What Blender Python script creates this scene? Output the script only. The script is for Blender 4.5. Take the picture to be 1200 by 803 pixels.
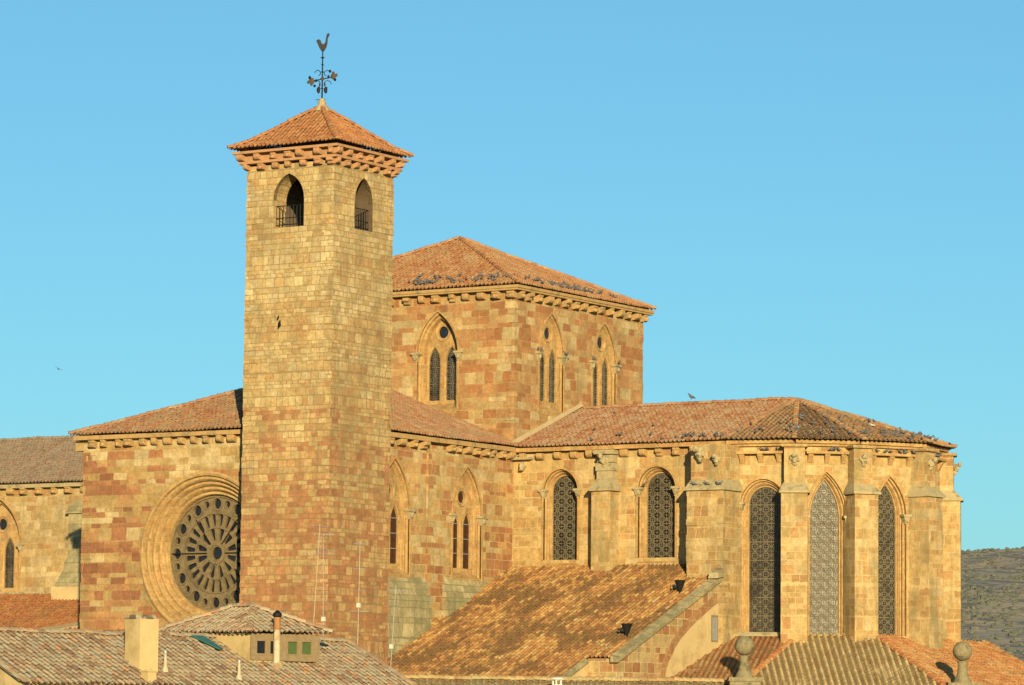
import bpy, bmesh, math, random
import numpy as np
from mathutils import Vector, Matrix
from math import sin, cos, pi, radians as rad

for o in list(bpy.data.objects):
    bpy.data.objects.remove(o)
sc = bpy.context.scene
col = sc.collection
rng = random.Random(7)

# ------------------------------------------------------------------ camera
# world: x = along the chancel (towards the apse), y = along the transept (away), z = up
CAM = Vector((114.79, -181.17, 10.0))
TH, PITCH, ROLL = 0.5655, 0.1017, 0.0102
cd = bpy.data.cameras.new('camera')
cam = bpy.data.objects.new('camera', cd)
col.objects.link(cam)
cd.sensor_width = 36
cd.lens = 4300 / 1200 * 36
cd.clip_start = 1
cd.clip_end = 20000
P_ = Vector((cos(TH), sin(TH), 0))            # picture right, in world
W_ = Vector((-sin(TH), cos(TH), 0))           # away from the camera
fwd = W_ * cos(PITCH) + Vector((0, 0, sin(PITCH)))
up = -W_ * sin(PITCH) + Vector((0, 0, cos(PITCH)))
r2 = P_ * cos(ROLL) + up * sin(ROLL)
u2 = -P_ * sin(ROLL) + up * cos(ROLL)
M = Matrix((r2, u2, -fwd)).transposed().to_4x4()
M.translation = CAM
cam.matrix_world = M
sc.camera = cam

# ------------------------------------------------------------------ light
SUN_EL, SUN_PHI = 11.5, 39.4                  # phi measured from -y towards +x
sd = Vector((sin(rad(SUN_PHI)) * cos(rad(SUN_EL)), -cos(rad(SUN_PHI)) * cos(rad(SUN_EL)), sin(rad(SUN_EL))))
w = bpy.data.worlds.new('World')
sc.world = w
w.use_nodes = True
nt = w.node_tree
sky = nt.nodes.new('ShaderNodeTexSky')
sky.sky_type = 'NISHITA'
sky.sun_disc = False
sky.sun_elevation = rad(SUN_EL)
sky.sun_rotation = math.atan2(sd.x, sd.y)
sky.altitude = 1000
sky.air_density = 1.0
sky.dust_density = 1.1
sky.ozone_density = 2.0
bg = nt.nodes['Background']
hs_ = nt.nodes.new('ShaderNodeMix'); hs_.data_type = 'RGBA'; hs_.blend_type = 'MULTIPLY'; hs_.inputs[0].default_value = 1
nt.links.new(sky.outputs[0], hs_.inputs[6]); hs_.inputs[7].default_value = (.515, .90, 1.02, 1)
ev_ = nt.nodes.new('ShaderNodeMix'); ev_.data_type = 'RGBA'; ev_.inputs[0].default_value = .32
nt.links.new(hs_.outputs[2], ev_.inputs[6]); ev_.inputs[7].default_value = (1.7, 4.75, 6.4, 1)     # evens out the gradient
nt.links.new(ev_.outputs[2], bg.inputs[0])
bg.inputs[1].default_value = 0.068
sl = bpy.data.lights.new('sun', 'SUN')
sun = bpy.data.objects.new('sun', sl)
col.objects.link(sun)
sl.energy = 5.0
sl.angle = rad(0.5)
sl.color = (1.0, 0.81, 0.475)
sun.rotation_euler = sd.to_track_quat('Z', 'Y').to_euler()
sun.location = (60, -60, 90)
vs = sc.view_settings
vs.view_transform = 'Standard'
vs.look = 'None'
vs.exposure = 0.92
vs.gamma = 1
vs.use_curve_mapping = False

# ------------------------------------------------------------------ materials
ALB = .68            # keeps every base colour in the range of real stone and tile
class NT:
    def __init__(s, name):
        s.m = bpy.data.materials.new(name)
        s.m.use_nodes = True
        s.t = s.m.node_tree
        s.b = s.t.nodes['Principled BSDF']
        s.b.inputs['Roughness'].default_value = 0.9
        s.b.inputs['Specular IOR Level'].default_value = 0.2
    def n(s, kind, **kw):
        x = s.t.nodes.new('ShaderNode' + kind)
        for k, v in kw.items():
            if k.startswith('i_'):
                key = k[2:].replace('_', ' ')
                x.inputs[key].default_value = v
            else:
                setattr(x, k, v)
        return x
    def l(s, a, b):
        if b == s.b.inputs['Base Color']:
            a = s.mix(1., a, (ALB, ALB, ALB), 'MULTIPLY')
        s.t.links.new(a, b)
    def math(s, op, a, b=None, c=None):
        x = s.n('Math', operation=op)
        for i, v in enumerate((a, b, c)):
            if v is None: continue
            if isinstance(v, (int, float)): x.inputs[i].default_value = v
            else: s.l(v, x.inputs[i])
        return x.outputs[0]
    def mix(s, fac, a, b, mode='MIX'):
        x = s.n('Mix', data_type='RGBA', blend_type=mode)
        for i, v in ((0, fac), (6, a), (7, b)):
            if isinstance(v, (int, float)): x.inputs[i].default_value = v
            elif isinstance(v, tuple): x.inputs[i].default_value = (*v[:3], 1)
            else: s.l(v, x.inputs[i])
        return x.outputs[2]
    def ramp(s, fac, stops, interp='LINEAR'):
        x = s.n('ValToRGB')
        x.color_ramp.interpolation = interp
        e = x.color_ramp.elements
        while len(e) < len(stops): e.new(0.5)
        for el, (p, c) in zip(e, stops):
            el.position = p
            el.color = (*c, 1) if isinstance(c, tuple) else (c, c, c, 1)
        s.l(fac, x.inputs[0])
        return x.outputs[0]
    def noise(s, vec, scale, detail=3, rough=0.55, dist=0):
        x = s.n('TexNoise', i_Scale=scale, i_Detail=detail, i_Roughness=rough, i_Distortion=dist)
        if vec is not None: s.l(vec, x.inputs['Vector'])
        return x.outputs[0]
    def mapped(s, vec, scale=(1, 1, 1), loc=(0, 0, 0)):
        x = s.n('Mapping')
        x.inputs['Scale'].default_value = scale
        x.inputs['Location'].default_value = loc
        s.l(vec, x.inputs['Vector'])
        return x.outputs[0]

Y1, Y2, Y3 = (.46, .315, .135), (.41, .265, .095), (.56, .42, .21)
O1, R1, R2 = (.44, .235, .095), (.37, .165, .07), (.31, .13, .06)

def stone(name, stops, bw=.8, bh=.37, bandw=.5, bias=0., mortar=(.55, .42, .22), stain=.35, stain_col=(.17, .14, .075),
          seed=0., zred=None, mort=.5, contrast=1., joint=.026):
    k = NT(name)
    uv = k.n('UVMap').outputs[0]
    geo = k.n('NewGeometry').outputs['Position']
    sep = k.n('SeparateXYZ'); k.l(uv, sep.inputs[0])
    U, V = sep.outputs[0], sep.outputs[1]
    vn = k.n('TexNoise', noise_dimensions='1D', i_Scale=.8, i_Detail=1.0)
    k.l(k.math('ADD', V, seed * 3.1), vn.inputs['W'])
    v2 = k.math('ADD', V, k.math('MULTIPLY', k.math('SUBTRACT', vn.outputs[0], .5), .9))
    un = k.noise(k.mapped(uv, (.4, .4, .4), (seed, 0, 0)), 1.3, 2)
    wob = k.math('MULTIPLY', k.math('SUBTRACT', k.noise(k.mapped(uv, (1, 1, 1), (0, seed, 0)), 2.2, 2), .5), .035)
    u2_ = k.math('ADD', k.math('ADD', U, seed * 2.3), k.math('MULTIPLY', k.math('SUBTRACT', un, .5), .5))
    rag = k.n('TexNoise', i_Scale=7., i_Detail=3.); k.l(uv, rag.inputs['Vector'])
    rg_ = k.n('SeparateColor'); k.l(rag.outputs[1], rg_.inputs[0])
    rx = k.math('MULTIPLY', k.math('SUBTRACT', rg_.outputs[0], .5), .11); rz = k.math('MULTIPLY', k.math('SUBTRACT', rg_.outputs[1], .5), .09)
    cv = k.n('CombineXYZ'); k.l(k.math('ADD', u2_, rx), cv.inputs[0]); k.l(k.math('ADD', k.math('ADD', v2, wob), rz), cv.inputs[1])
    br = k.n('TexBrick', offset=.5, offset_frequency=2, squash=.65, squash_frequency=3)
    br.inputs['Color1'].default_value = (0, 0, 0, 1)
    br.inputs['Color2'].default_value = (1, 1, 1, 1)
    br.inputs['Mortar'].default_value = (.5, .5, .5, 1)
    br.inputs['Scale'].default_value = 1
    br.inputs['Mortar Size'].default_value = joint
    br.inputs['Mortar Smooth'].default_value = .25
    br.inputs['Bias'].default_value = 0
    br.inputs['Brick Width'].default_value = bw
    br.inputs['Row Height'].default_value = bh
    k.l(cv.outputs[0], br.inputs['Vector'])
    band = k.noise(k.mapped(uv, (.10, .55, .3), (seed * 5, seed, 0)), 1.0, 2)
    band = k.math('MULTIPLY', k.math('SUBTRACT', band, .5), 2.6 * bandw)
    val = k.math('ADD', k.math('ADD', k.math('MULTIPLY', k.math('SUBTRACT', br.outputs[0], .5), contrast), .5 + bias), band)
    if zred:
        zz = k.n('SeparateXYZ'); k.l(geo, zz.inputs[0])
        mr = k.n('MapRange'); k.l(zz.outputs[2], mr.inputs[0])
        mr.inputs[1].default_value, mr.inputs[2].default_value = zred[0], zred[1]
        mr.inputs[3].default_value, mr.inputs[4].default_value = zred[2], zred[3]
        val = k.math('ADD', val, mr.outputs[0])
    c = k.ramp(val, stops)
    r2_ = k.math('FRACT', k.math('MULTIPLY', br.outputs[0], 13.7))
    c = k.mix(1., c, k.ramp(r2_, [(0., .87), (1., 1.12)]), 'MULTIPLY')
    fine = k.noise(geo, 5.5, 5, .65)
    c = k.mix(1., c, k.ramp(fine, [(.25, .72), (.75, 1.22)]), 'MULTIPLY')
    big = k.noise(geo, .35, 3)
    c = k.mix(1., c, k.ramp(big, [(.3, .85), (.7, 1.12)]), 'MULTIPLY')
    mid = k.noise(geo, 1.9, 4, .7)
    c = k.mix(1., c, k.ramp(mid, [(.3, (.80, .79, .76)), (.7, (1.16, 1.17, 1.2))]), 'MULTIPLY')
    c = k.mix(k.math('MULTIPLY', br.outputs[1], mort), c, mortar)
    st = k.noise(k.mapped(uv, (.55, .16, 1), (seed, seed * 2, 0)), 1.6, 5, .6)
    c = k.mix(k.math('MULTIPLY', k.ramp(st, [(.49, 0.), (.66, 1.)]), stain), c, stain_col)
    st2 = k.noise(k.mapped(uv, (1.5, .11, 1), (seed * 3, seed, 0)), 1.3, 4, .65)
    c = k.mix(k.math('MULTIPLY', k.ramp(st2, [(.56, 0.), (.70, 1.)]), .38), c, (.19, .15, .085))
    k.l(c, k.b.inputs['Base Color'])
    bp = k.n('Bump', i_Strength=.55, i_Distance=.04)
    h = k.math('SUBTRACT', k.math('MULTIPLY', fine, .8), k.math('MULTIPLY', br.outputs[1], .7))
    h = k.math('ADD', h, k.math('MULTIPLY', br.outputs[0], .35))
    k.l(h, bp.inputs['Height'])
    k.l(bp.outputs[0], k.b.inputs['Normal'])
    return k.m

def plain(name, c1, c2, scale=3., rough=.9, bump=.3, stain=None, stain_col=(.15, .13, .08), metal=0):
    k = NT(name)
    geo = k.n('NewGeometry').outputs['Position']
    f = k.noise(geo, scale, 5, .62)
    c = k.mix(k.ramp(f, [(.3, 0.), (.7, 1.)]), c1, c2)
    if stain:
        s2 = k.noise(geo, stain, 4, .6)
        c = k.mix(k.ramp(s2, [(.52, 0.), (.66, .85)]), c, stain_col)
    k.l(c, k.b.inputs['Base Color'])
    k.b.inputs['Roughness'].default_value = rough
    k.b.inputs['Metallic'].default_value = metal
    if bump:
        bp = k.n('Bump', i_Strength=bump, i_Distance=.03)
        k.l(f, bp.inputs['Height']); k.l(bp.outputs[0], k.b.inputs['Normal'])
    return k.m

def tiles(name, stops, patch=.5, patch_col=(.13, .10, .055), pscale=.45, seed=0., stretch=(1, 1, 1), pedge=(.5, .64), rowmix=.35, chan=.8, chan_col=(.11, .075, .04)):
    k = NT(name)
    uv = k.n('UVMap').outputs[0]
    geo = k.n('NewGeometry').outputs['Position']
    fl = k.n('VectorMath', operation='FLOOR'); k.l(k.mapped(uv, (1, 1, 1), (500 + seed, 500, 0)), fl.inputs[0])
    wn = k.n('TexWhiteNoise', noise_dimensions='2D'); k.l(fl.outputs[0], wn.inputs['Vector'])
    big = k.noise(k.mapped(geo, stretch, (seed, 0, 0)), .5, 4, .6)
    sp = k.n('SeparateXYZ'); k.l(fl.outputs[0], sp.inputs[0])
    wc_ = k.n('TexWhiteNoise', noise_dimensions='1D'); k.l(sp.outputs[0], wc_.inputs['W'])
    tv = k.math('ADD', k.math('MULTIPLY', wn.outputs[0], .72), k.math('MULTIPLY', wc_.outputs[0], .28))
    v = k.math('ADD', k.math('MULTIPLY', tv, 1 - rowmix), k.math('MULTIPLY', k.math('SUBTRACT', big, .15), rowmix * 1.4))
    c = k.ramp(v, stops)
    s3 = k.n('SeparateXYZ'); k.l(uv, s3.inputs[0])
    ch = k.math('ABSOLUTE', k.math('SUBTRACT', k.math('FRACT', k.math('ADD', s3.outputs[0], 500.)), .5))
    c = k.mix(k.math('MULTIPLY', k.ramp(ch, [(.20, 0.), (.30, 1.)]), chan), c, chan_col)  # tile channels tinted darker than the caps
    fine = k.noise(geo, 9, 4, .7)
    c = k.mix(1., c, k.ramp(fine, [(.25, .62), (.75, 1.3)]), 'MULTIPLY')
    pn = k.noise(k.mapped(geo, stretch, (seed + 31, 7, 0)), pscale, 5, .68)
    wn2 = k.n('TexWhiteNoise', noise_dimensions='2D'); k.l(k.mapped(fl.outputs[0], (1, 1, 1), (77.5, 13.5, 0)), wn2.inputs['Vector'])
    pn = k.math('ADD', pn, k.math('MULTIPLY', k.math('SUBTRACT', wn2.outputs[0], .5), .14))
    c = k.mix(k.math('MULTIPLY', k.ramp(pn, [(pedge[0], 0.), (pedge[1], 1.)]), patch), c, patch_col)
    k.l(c, k.b.inputs['Base Color'])
    bp = k.n('Bump', i_Strength=.35, i_Distance=.02)
    k.l(fine, bp.inputs['Height']); k.l(bp.outputs[0], k.b.inputs['Normal'])
    return k.m

def glass(name, c, rough=.22, spec=.5, jitter=.0):
    k = NT(name)
    geo = k.n('NewGeometry').outputs['Position']
    f = k.noise(geo, 4.5, 3)
    k.l(k.mix(k.ramp(f, [(.3, 0.), (.7, 1.)]), c, tuple(x * 1.8 for x in c)), k.b.inputs['Base Color'])
    k.b.inputs['Roughness'].default_value = rough
    k.b.inputs['Specular IOR Level'].default_value = spec
    if jitter:
        bp = k.n('Bump', i_Strength=jitter, i_Distance=.05)
        k.l(k.noise(geo, 3.5, 2), bp.inputs['Height']); k.l(bp.outputs[0], k.b.inputs['Normal'])
    return k.m

M = {}
M['tower'] = stone('stone_tower', [(0, (.60, .465, .25)), (.25, (.54, .405, .195)), (.52, (.50, .35, .15)), (.74, (.49, .31, .13)), (.9, (.46, .255, .105)), (1.0, (.40, .185, .08))], bw=.6, bh=.32, bandw=.38, joint=.022,
                   bias=-.02, zred=(18, 32, .50, -.06), seed=1.3, mort=.75, mortar=(.27, .18, .08), stain=.32, contrast=.64)
M['front'] = stone('stone_front', [(0, Y3), (.2, Y1), (.40, Y2), (.52, O1), (.66, R1), (.9, R2)], bw=1.0, bh=.42, bandw=.55, bias=.02, seed=4.1,
                   zred=(23.3, 24.6, .04, -.34), mort=.22, stain=.12, joint=.016)
M['lantern'] = stone('stone_lantern', [(0, Y3), (.22, Y1), (.38, (.47, .29, .12)), (.6, O1), (.85, (.38, .17, .065))], bw=1.0, bh=.43, bandw=.25, bias=-.02,
                     seed=7.7, mort=.22, stain=.18, joint=.016)
M['east'] = stone('stone_east', [(0, Y3), (.3, Y1), (.5, (.5, .30, .11)), (.62, O1), (.85, R1)], bw=.85, bh=.42, bandw=.4, bias=-.04, seed=2.9, mort=.45, joint=.02,
                  mortar=(.58, .42, .2), stain=.2)
M['chancel'] = stone('stone_chancel', [(0, Y3), (.35, (.52, .35, .14)), (.62, (.5, .315, .115)), (.88, O1), (1, R1)], bw=.85, bh=.42, bandw=.18, bias=-.05,
                     seed=9.4, mort=.62, mortar=(.6, .44, .21), stain=.3, contrast=.8)
M['butt'] = stone('stone_buttress', [(0, Y3), (.35, (.5, .34, .14)), (.65, (.46, .29, .11)), (.9, O1), (1, R1)], bw=.75, bh=.42, bandw=.18, bias=-.05, seed=5.5,
                  mort=.62, mortar=(.6, .44, .21), stain=.75, stain_col=(.24, .19, .085), contrast=.8)
M['nave'] = stone('stone_nave', [(0, Y3), (.35, Y1), (.7, (.44, .30, .12)), (.95, O1)], bw=.85, bh=.45, bandw=.15, bias=-.05, seed=6.2, mort=.35, stain=.4)
M['plasterwall'] = stone('stone_chapel_gable', [(0, Y3), (.3, Y1), (.5, (.5, .33, .14)), (.7, O1), (.95, R1)], bw=.8, bh=.5, bandw=.3, bias=-.0, seed=3.3, mort=.8,
                         mortar=(.58, .44, .22), stain=.3, joint=.03)
M['dressed'] = stone('stone_dressed', [(0, (.52, .35, .14)), (.5, (.47, .285, .105)), (1, (.47, .25, .095))], bw=.5, bh=.45, bandw=.2, seed=8.1, mort=.3, stain=.15, contrast=.7)
M['archstone'] = stone('stone_arch_ring', [(0, O1), (.5, (.42, .22, .09)), (1, R1)], bw=.6, bh=.5, seed=12.3, mort=.2, stain=.2)
M['rosebrown'] = plain('stone_rose_tracery', (.15, .11, .055), (.25, .185, .095), 4, stain=1.2, stain_col=(.13, .10, .055))
M['belfry_shade'] = plain('stone_belfry_shade', (.10, .07, .04), (.15, .105, .06), 3)  # darkened stone that paints the shade inside the belfry
M['corbel'] = plain('stone_corbel', (.42, .27, .105), (.5, .31, .13), 3, stain=1.6, stain_col=(.26, .19, .09))
M['corbelred'] = plain('stone_corbel_red', (.45, .235, .11), (.52, .29, .14), 3, stain=1.6, stain_col=(.33, .2, .1))
M['lichen'] = plain('stone_lichen', (.36, .29, .155), (.47, .375, .20), 5, stain=2., stain_col=(.2, .17, .09))
M['slope'] = stone('stone_sloped_sill', [(0, (.46, .38, .20)), (.5, (.39, .32, .165)), (1, (.30, .26, .135))], bw=1.2, bh=.5, seed=11., mort=.6, mortar=(.16, .13, .07), stain=.55,
                   stain_col=(.2, .19, .085))
M['glassd'] = glass('glass_dark', (.012, .012, .014), .2)
M['glassr'] = glass('glass_wine', (.035, .014, .010), .25)
M['glass_glare'] = glass('glass_glare_grey', (.12, .105, .075), .5, .6, .9)  # paler grey base paints the sun's glare into the pane
M['lead'] = plain('window_lead_grille', (.15, .125, .075), (.23, .19, .12), 6, bump=0, stain=.9, stain_col=(.085, .07, .045))
M['leadd'] = plain('window_lead_dark', (.15, .13, .085), (.22, .19, .125), 6, bump=0, stain=.8, stain_col=(.12, .10, .07))
M['bar'] = plain('window_bar', (.2, .2, .2), (.28, .28, .27), 6, bump=0)
M['iron'] = plain('wrought_iron', (.006, .006, .007), (.014, .012, .011), 6, rough=.6, bump=0)
M['gilt'] = plain('iron_gilded', (.05, .035, .018), (.13, .085, .04), 6, rough=.5, bump=0)
M['black'] = plain('flat_black', (.008, .008, .008), (.014, .013, .012), 3, rough=.7, bump=0)
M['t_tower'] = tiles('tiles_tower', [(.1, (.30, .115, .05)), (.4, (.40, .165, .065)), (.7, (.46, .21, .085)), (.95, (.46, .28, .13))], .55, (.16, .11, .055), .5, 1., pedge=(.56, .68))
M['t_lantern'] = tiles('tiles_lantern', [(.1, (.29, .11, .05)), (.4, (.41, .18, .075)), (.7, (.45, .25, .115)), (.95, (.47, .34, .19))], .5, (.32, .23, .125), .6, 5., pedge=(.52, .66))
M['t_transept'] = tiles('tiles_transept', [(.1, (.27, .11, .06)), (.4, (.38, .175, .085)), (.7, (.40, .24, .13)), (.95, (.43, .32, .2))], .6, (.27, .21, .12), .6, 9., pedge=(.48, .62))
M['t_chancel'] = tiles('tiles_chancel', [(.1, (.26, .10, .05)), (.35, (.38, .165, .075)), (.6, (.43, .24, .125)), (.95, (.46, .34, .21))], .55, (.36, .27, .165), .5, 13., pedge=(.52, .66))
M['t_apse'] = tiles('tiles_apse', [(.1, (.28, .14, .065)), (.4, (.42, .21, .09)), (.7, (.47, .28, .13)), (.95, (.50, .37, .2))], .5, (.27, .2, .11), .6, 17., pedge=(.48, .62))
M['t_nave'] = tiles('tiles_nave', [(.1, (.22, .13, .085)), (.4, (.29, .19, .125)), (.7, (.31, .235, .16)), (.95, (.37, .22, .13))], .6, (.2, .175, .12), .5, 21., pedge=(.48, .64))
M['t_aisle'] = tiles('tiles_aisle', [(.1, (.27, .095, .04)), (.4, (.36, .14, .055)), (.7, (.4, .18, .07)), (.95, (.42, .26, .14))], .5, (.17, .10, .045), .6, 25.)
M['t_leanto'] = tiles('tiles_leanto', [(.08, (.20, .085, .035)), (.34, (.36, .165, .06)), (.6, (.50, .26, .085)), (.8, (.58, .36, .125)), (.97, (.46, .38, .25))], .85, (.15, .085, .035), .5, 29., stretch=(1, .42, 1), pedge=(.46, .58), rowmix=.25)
M['t_ambul'] = tiles('tiles_ambulatory', [(.1, (.36, .13, .05)), (.4, (.50, .21, .075)), (.7, (.54, .30, .115)), (.95, (.56, .42, .22))], .5, (.27, .15, .065), .8, 33., chan=.5)
M['t_ambulc'] = tiles('tiles_ambulatory_lichen', [(.1, (.55, .34, .13)), (.4, (.78, .54, .23)), (.7, (.92, .68, .32)), (.95, (.8, .40, .16))], .3, (.48, .36, .15), .7, 37., chan_col=(.15, .095, .04))
M['t_house'] = tiles('tiles_house', [(.05, (.17, .10, .06)), (.28, (.36, .205, .115)), (.5, (.40, .335, .22)), (.72, (.48, .355, .21)), (.90, (.56, .25, .10))], .42, (.36, .31, .215), .7, 41., pedge=(.46, .62), rowmix=.2, chan=.9, chan_col=(.13, .10, .065))
M['t_house_b'] = tiles('tiles_house_mossy', [(.05, (.26, .15, .07)), (.35, (.40, .26, .11)), (.65, (.46, .34, .16)), (.95, (.5, .27, .12))], .5, (.3, .26, .12), .7, 47., chan=.35)
M['mortar'] = plain('lime_mortar', (.42, .31, .16), (.5, .38, .2), 3)
M['cream'] = plain('cream_render', (.55, .40, .18), (.64, .48, .235), 1.2, stain=.8, stain_col=(.42, .29, .13))
M['white'] = plain('white_paint', (.66, .6, .48), (.74, .68, .56), 2, rough=.6, bump=0)
M['mast'] = plain('aerial_mast', (.40, .35, .25), (.5, .43, .31), 4, rough=.6, bump=0)
M['flue'] = plain('flue_cream', (.48, .40, .26), (.58, .49, .33), 2, stain=1.5, stain_col=(.4, .26, .12), bump=0)
M['wood'] = plain('weathered_wood', (.24, .17, .09), (.33, .24, .13), 5)
M['green'] = plain('green_blind', (.07, .11, .03), (.10, .15, .045), 5, rough=.6, bump=0)
M['teal'] = plain('teal_sheet', (.035, .13, .125), (.05, .17, .16), 3, rough=.5, bump=0)
M['rust'] = plain('rusty_metal', (.32, .14, .05), (.42, .2, .075), 5, rough=.7)
M['zinc'] = plain('galvanised_metal', (.36, .36, .35), (.46, .45, .42), 4, rough=.45, bump=0, metal=.3)
M['bird'] = plain('bird_dark', (.06, .058, .062), (.19, .185, .185), 9, rough=.7, bump=0)
M['birdl'] = plain('bird_pale', (.4, .38, .35), (.6, .57, .52), 8, rough=.7, bump=0)

# ------------------------------------------------------------------ mesh helpers
class MB:
    def __init__(s): s.v, s.f, s.uv, s.mi = [], [], [], []
    def face(s, pts, uv=None, mi=0):
        i = len(s.v); s.v += [tuple(p) for p in pts]
        s.f.append(tuple(range(i, i + len(pts)))); s.uv.append(uv); s.mi.append(mi)
    def box(s, x0, x1, y0, y1, z0, z1, mi=0):
        v = [(x, y, z) for x in (x0, x1) for y in (y0, y1) for z in (z0, z1)]
        for q in ((0, 1, 3, 2), (4, 6, 7, 5), (0, 4, 5, 1), (2, 3, 7, 6), (0, 2, 6, 4), (1, 5, 7, 3)):
            s.face([v[i] for i in q], None, mi)
    def hexa(s, v, mi=0):
        "8 points: bottom 4 (loop), top 4 (loop)"
        s.face(v[3::-1], None, mi); s.face(v[4:], None, mi)
        for i in range(4):
            j = (i + 1) % 4
            s.face([v[i], v[j], v[4 + j], v[4 + i]], None, mi)
    def mesh(s, verts, faces, mi=0):
        for f in faces: s.face([verts[i] for i in f], None, mi)
    def strip(s, A, B, closed=False, mi=0):
        n = len(A)
        for i in range(n if closed else n - 1):
            j = (i + 1) % n
            s.face([A[i], A[j], B[j], B[i]], None, mi)
    def tube(s, p0, p1, r0, r1=None, n=8, mi=0, cap=True):
        r1 = r0 if r1 is None else r1
        p0, p1 = Vector(p0), Vector(p1)
        a = (p1 - p0).normalized()
        t = a.orthogonal().normalized(); b = a.cross(t)
        A = [p0 + (t * cos(2 * pi * i / n) + b * sin(2 * pi * i / n)) * r0 for i in range(n)]
        B = [p1 + (t * cos(2 * pi * i / n) + b * sin(2 * pi * i / n)) * r1 for i in range(n)]
        s.strip(A, B, True, mi)
        if cap: s.face(A[::-1], None, mi); s.face(B, None, mi)
    def lathe(s, c, prof, n=16, mi=0):
        c = Vector(c); R = []
        for r, z in prof:
            R.append([c + Vector((r * cos(2 * pi * i / n), r * sin(2 * pi * i / n), z)) for i in range(n)])
        for A, B in zip(R, R[1:]): s.strip(A, B, True, mi)
    def blob(s, c, rx, ry, rz, seed=0, amp=.15, n=8, mi=0):
        rr = random.Random(seed); c = Vector(c); R = []
        for j in range(n // 2 + 1):
            th = pi * j / (n // 2); ring = []
            for i in range(n):
                a = 2 * pi * i / n; k = 1 + rr.uniform(-amp, amp)
                if j in (0, n // 2): k = 1
                ring.append(c + Vector((rx * sin(th) * cos(a) * k, ry * sin(th) * sin(a) * k, rz * cos(th) * k)))
            R.append(ring)
        for A, B in zip(R, R[1:]): s.strip(A, B, True, mi)
    def data(s, name, mats, base=(0, 0, 0), smooth=False, weld=False):
        me = bpy.data.meshes.new(name)
        b = Vector(base)
        me.from_pydata([tuple(Vector(v) - b) for v in s.v], [], s.f)
        for m in (mats if isinstance(mats, (list, tuple)) else [mats]): me.materials.append(m)
        me.polygons.foreach_set('material_index', s.mi)
        uvl = me.uv_layers.new(name='UVMap')
        flat = []
        for f, uv in zip(s.f, s.uv):
            if uv is None:
                p = [Vector(s.v[i]) for i in f]
                n = Vector((0, 0, 0))
                for i in range(len(p)): n += p[i].cross(p[(i + 1) % len(p)])
                if n.length < 1e-12: n = Vector((0, 0, 1))
                n.normalize()
                if abs(n.z) > .75:
                    uv = [(q.x, q.y) for q in p]
                else:
                    t = Vector((-n.y, n.x, 0)).normalized()
                    if t.x + t.y * .9 < 0: t = -t
                    uv = [(q.dot(t), q.z) for q in p]
            for q in uv: flat += [q[0], q[1]]
        uvl.data.foreach_set('uv', flat)
        if weld:
            bm = bmesh.new(); bm.from_mesh(me)
            bmesh.ops.remove_doubles(bm, verts=bm.verts, dist=1e-4)
            bmesh.ops.recalc_face_normals(bm, faces=bm.faces)
            bm.to_mesh(me); bm.free()
        if smooth:
            me.polygons.foreach_set('use_smooth', [True] * len(me.polygons))
        me.update()
        return me

def thing(name, label, cat, base, group=None):
    o = bpy.data.objects.new(name, None); col.objects.link(o)
    o.location = base; o.empty_display_size = .5
    o['label'] = label; o['category'] = cat
    if group: o['group'] = group
    return o
def base_of(p):
    b = Vector((0, 0, 0))
    while p is not None:
        b = b + p.location; p = p.parent
    return b
def part(name, mb, mats, parent, smooth=False, weld=False, label=None):
    me = mb.data(name, mats, base_of(parent), smooth, weld)
    o = bpy.data.objects.new(name, me); col.objects.link(o); o.parent = parent
    if label: o['label'] = label
    return o
def inst(name, me, parent, loc, rz=0., sc_=None):
    o = bpy.data.objects.new(name, me); col.objects.link(o); o.parent = parent
    o.location = Vector(loc) - base_of(parent); o.rotation_euler = (0, 0, rz)
    if sc_: o.scale = sc_
    return o
def single(name, mb, mats, label, cat, base, group=None, kind=None, smooth=False, weld=False):
    me = mb.data(name, mats, base, smooth, weld)
    o = bpy.data.objects.new(name, me); col.objects.link(o); o.location = base
    if kind: o['kind'] = kind
    if label: o['label'] = label; o['category'] = cat
    if group: o['group'] = group
    return o

class Frame:
    "vertical plane: origin, direction along the wall, outward normal"
    def __init__(s, o, u, n): s.o, s.u, s.n = Vector((*o, 0)), Vector((*u, 0)), Vector((*n, 0))
    def __call__(s, a, z, d=0.): return s.o + s.u * a + s.n * d + Vector((0, 0, z))
    @property
    def rz(s): return math.atan2(s.n.x, -s.n.y)
def south(y): return Frame((0, y), (1, 0), (0, -1))
def east(x): return Frame((x, 0), (0, 1), (1, 0))
def west(x): return Frame((x, 0), (0, 1), (-1, 0))
def north(y): return Frame((0, y), (1, 0), (0, 1))

def panel(mb, fr, loops, d, th, mi=0):
    "flat panel with holes (even-odd), front face at depth d, thickness th going inwards"
    cu = bpy.data.curves.new('tmp', 'CURVE'); cu.dimensions = '2D'; cu.fill_mode = 'BOTH'
    cu.extrude = th / 2
    for lp in loops:
        sp = cu.splines.new('POLY'); sp.points.add(len(lp) - 1)
        for q, (a, z) in zip(sp.points, lp): q.co = (a, z, 0, 1)
        sp.use_cyclic_u = True
    ob = bpy.data.objects.new('tmp', cu)
    me = bpy.data.meshes.new_from_object(ob)
    V = [fr(v.co.x, v.co.y, d - th / 2 + v.co.z) for v in me.vertices]
    for p in me.polygons: mb.face([V[i] for i in p.vertices], None, mi)
    bpy.data.objects.remove(ob); bpy.data.curves.remove(cu); bpy.data.meshes.remove(me)

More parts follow.
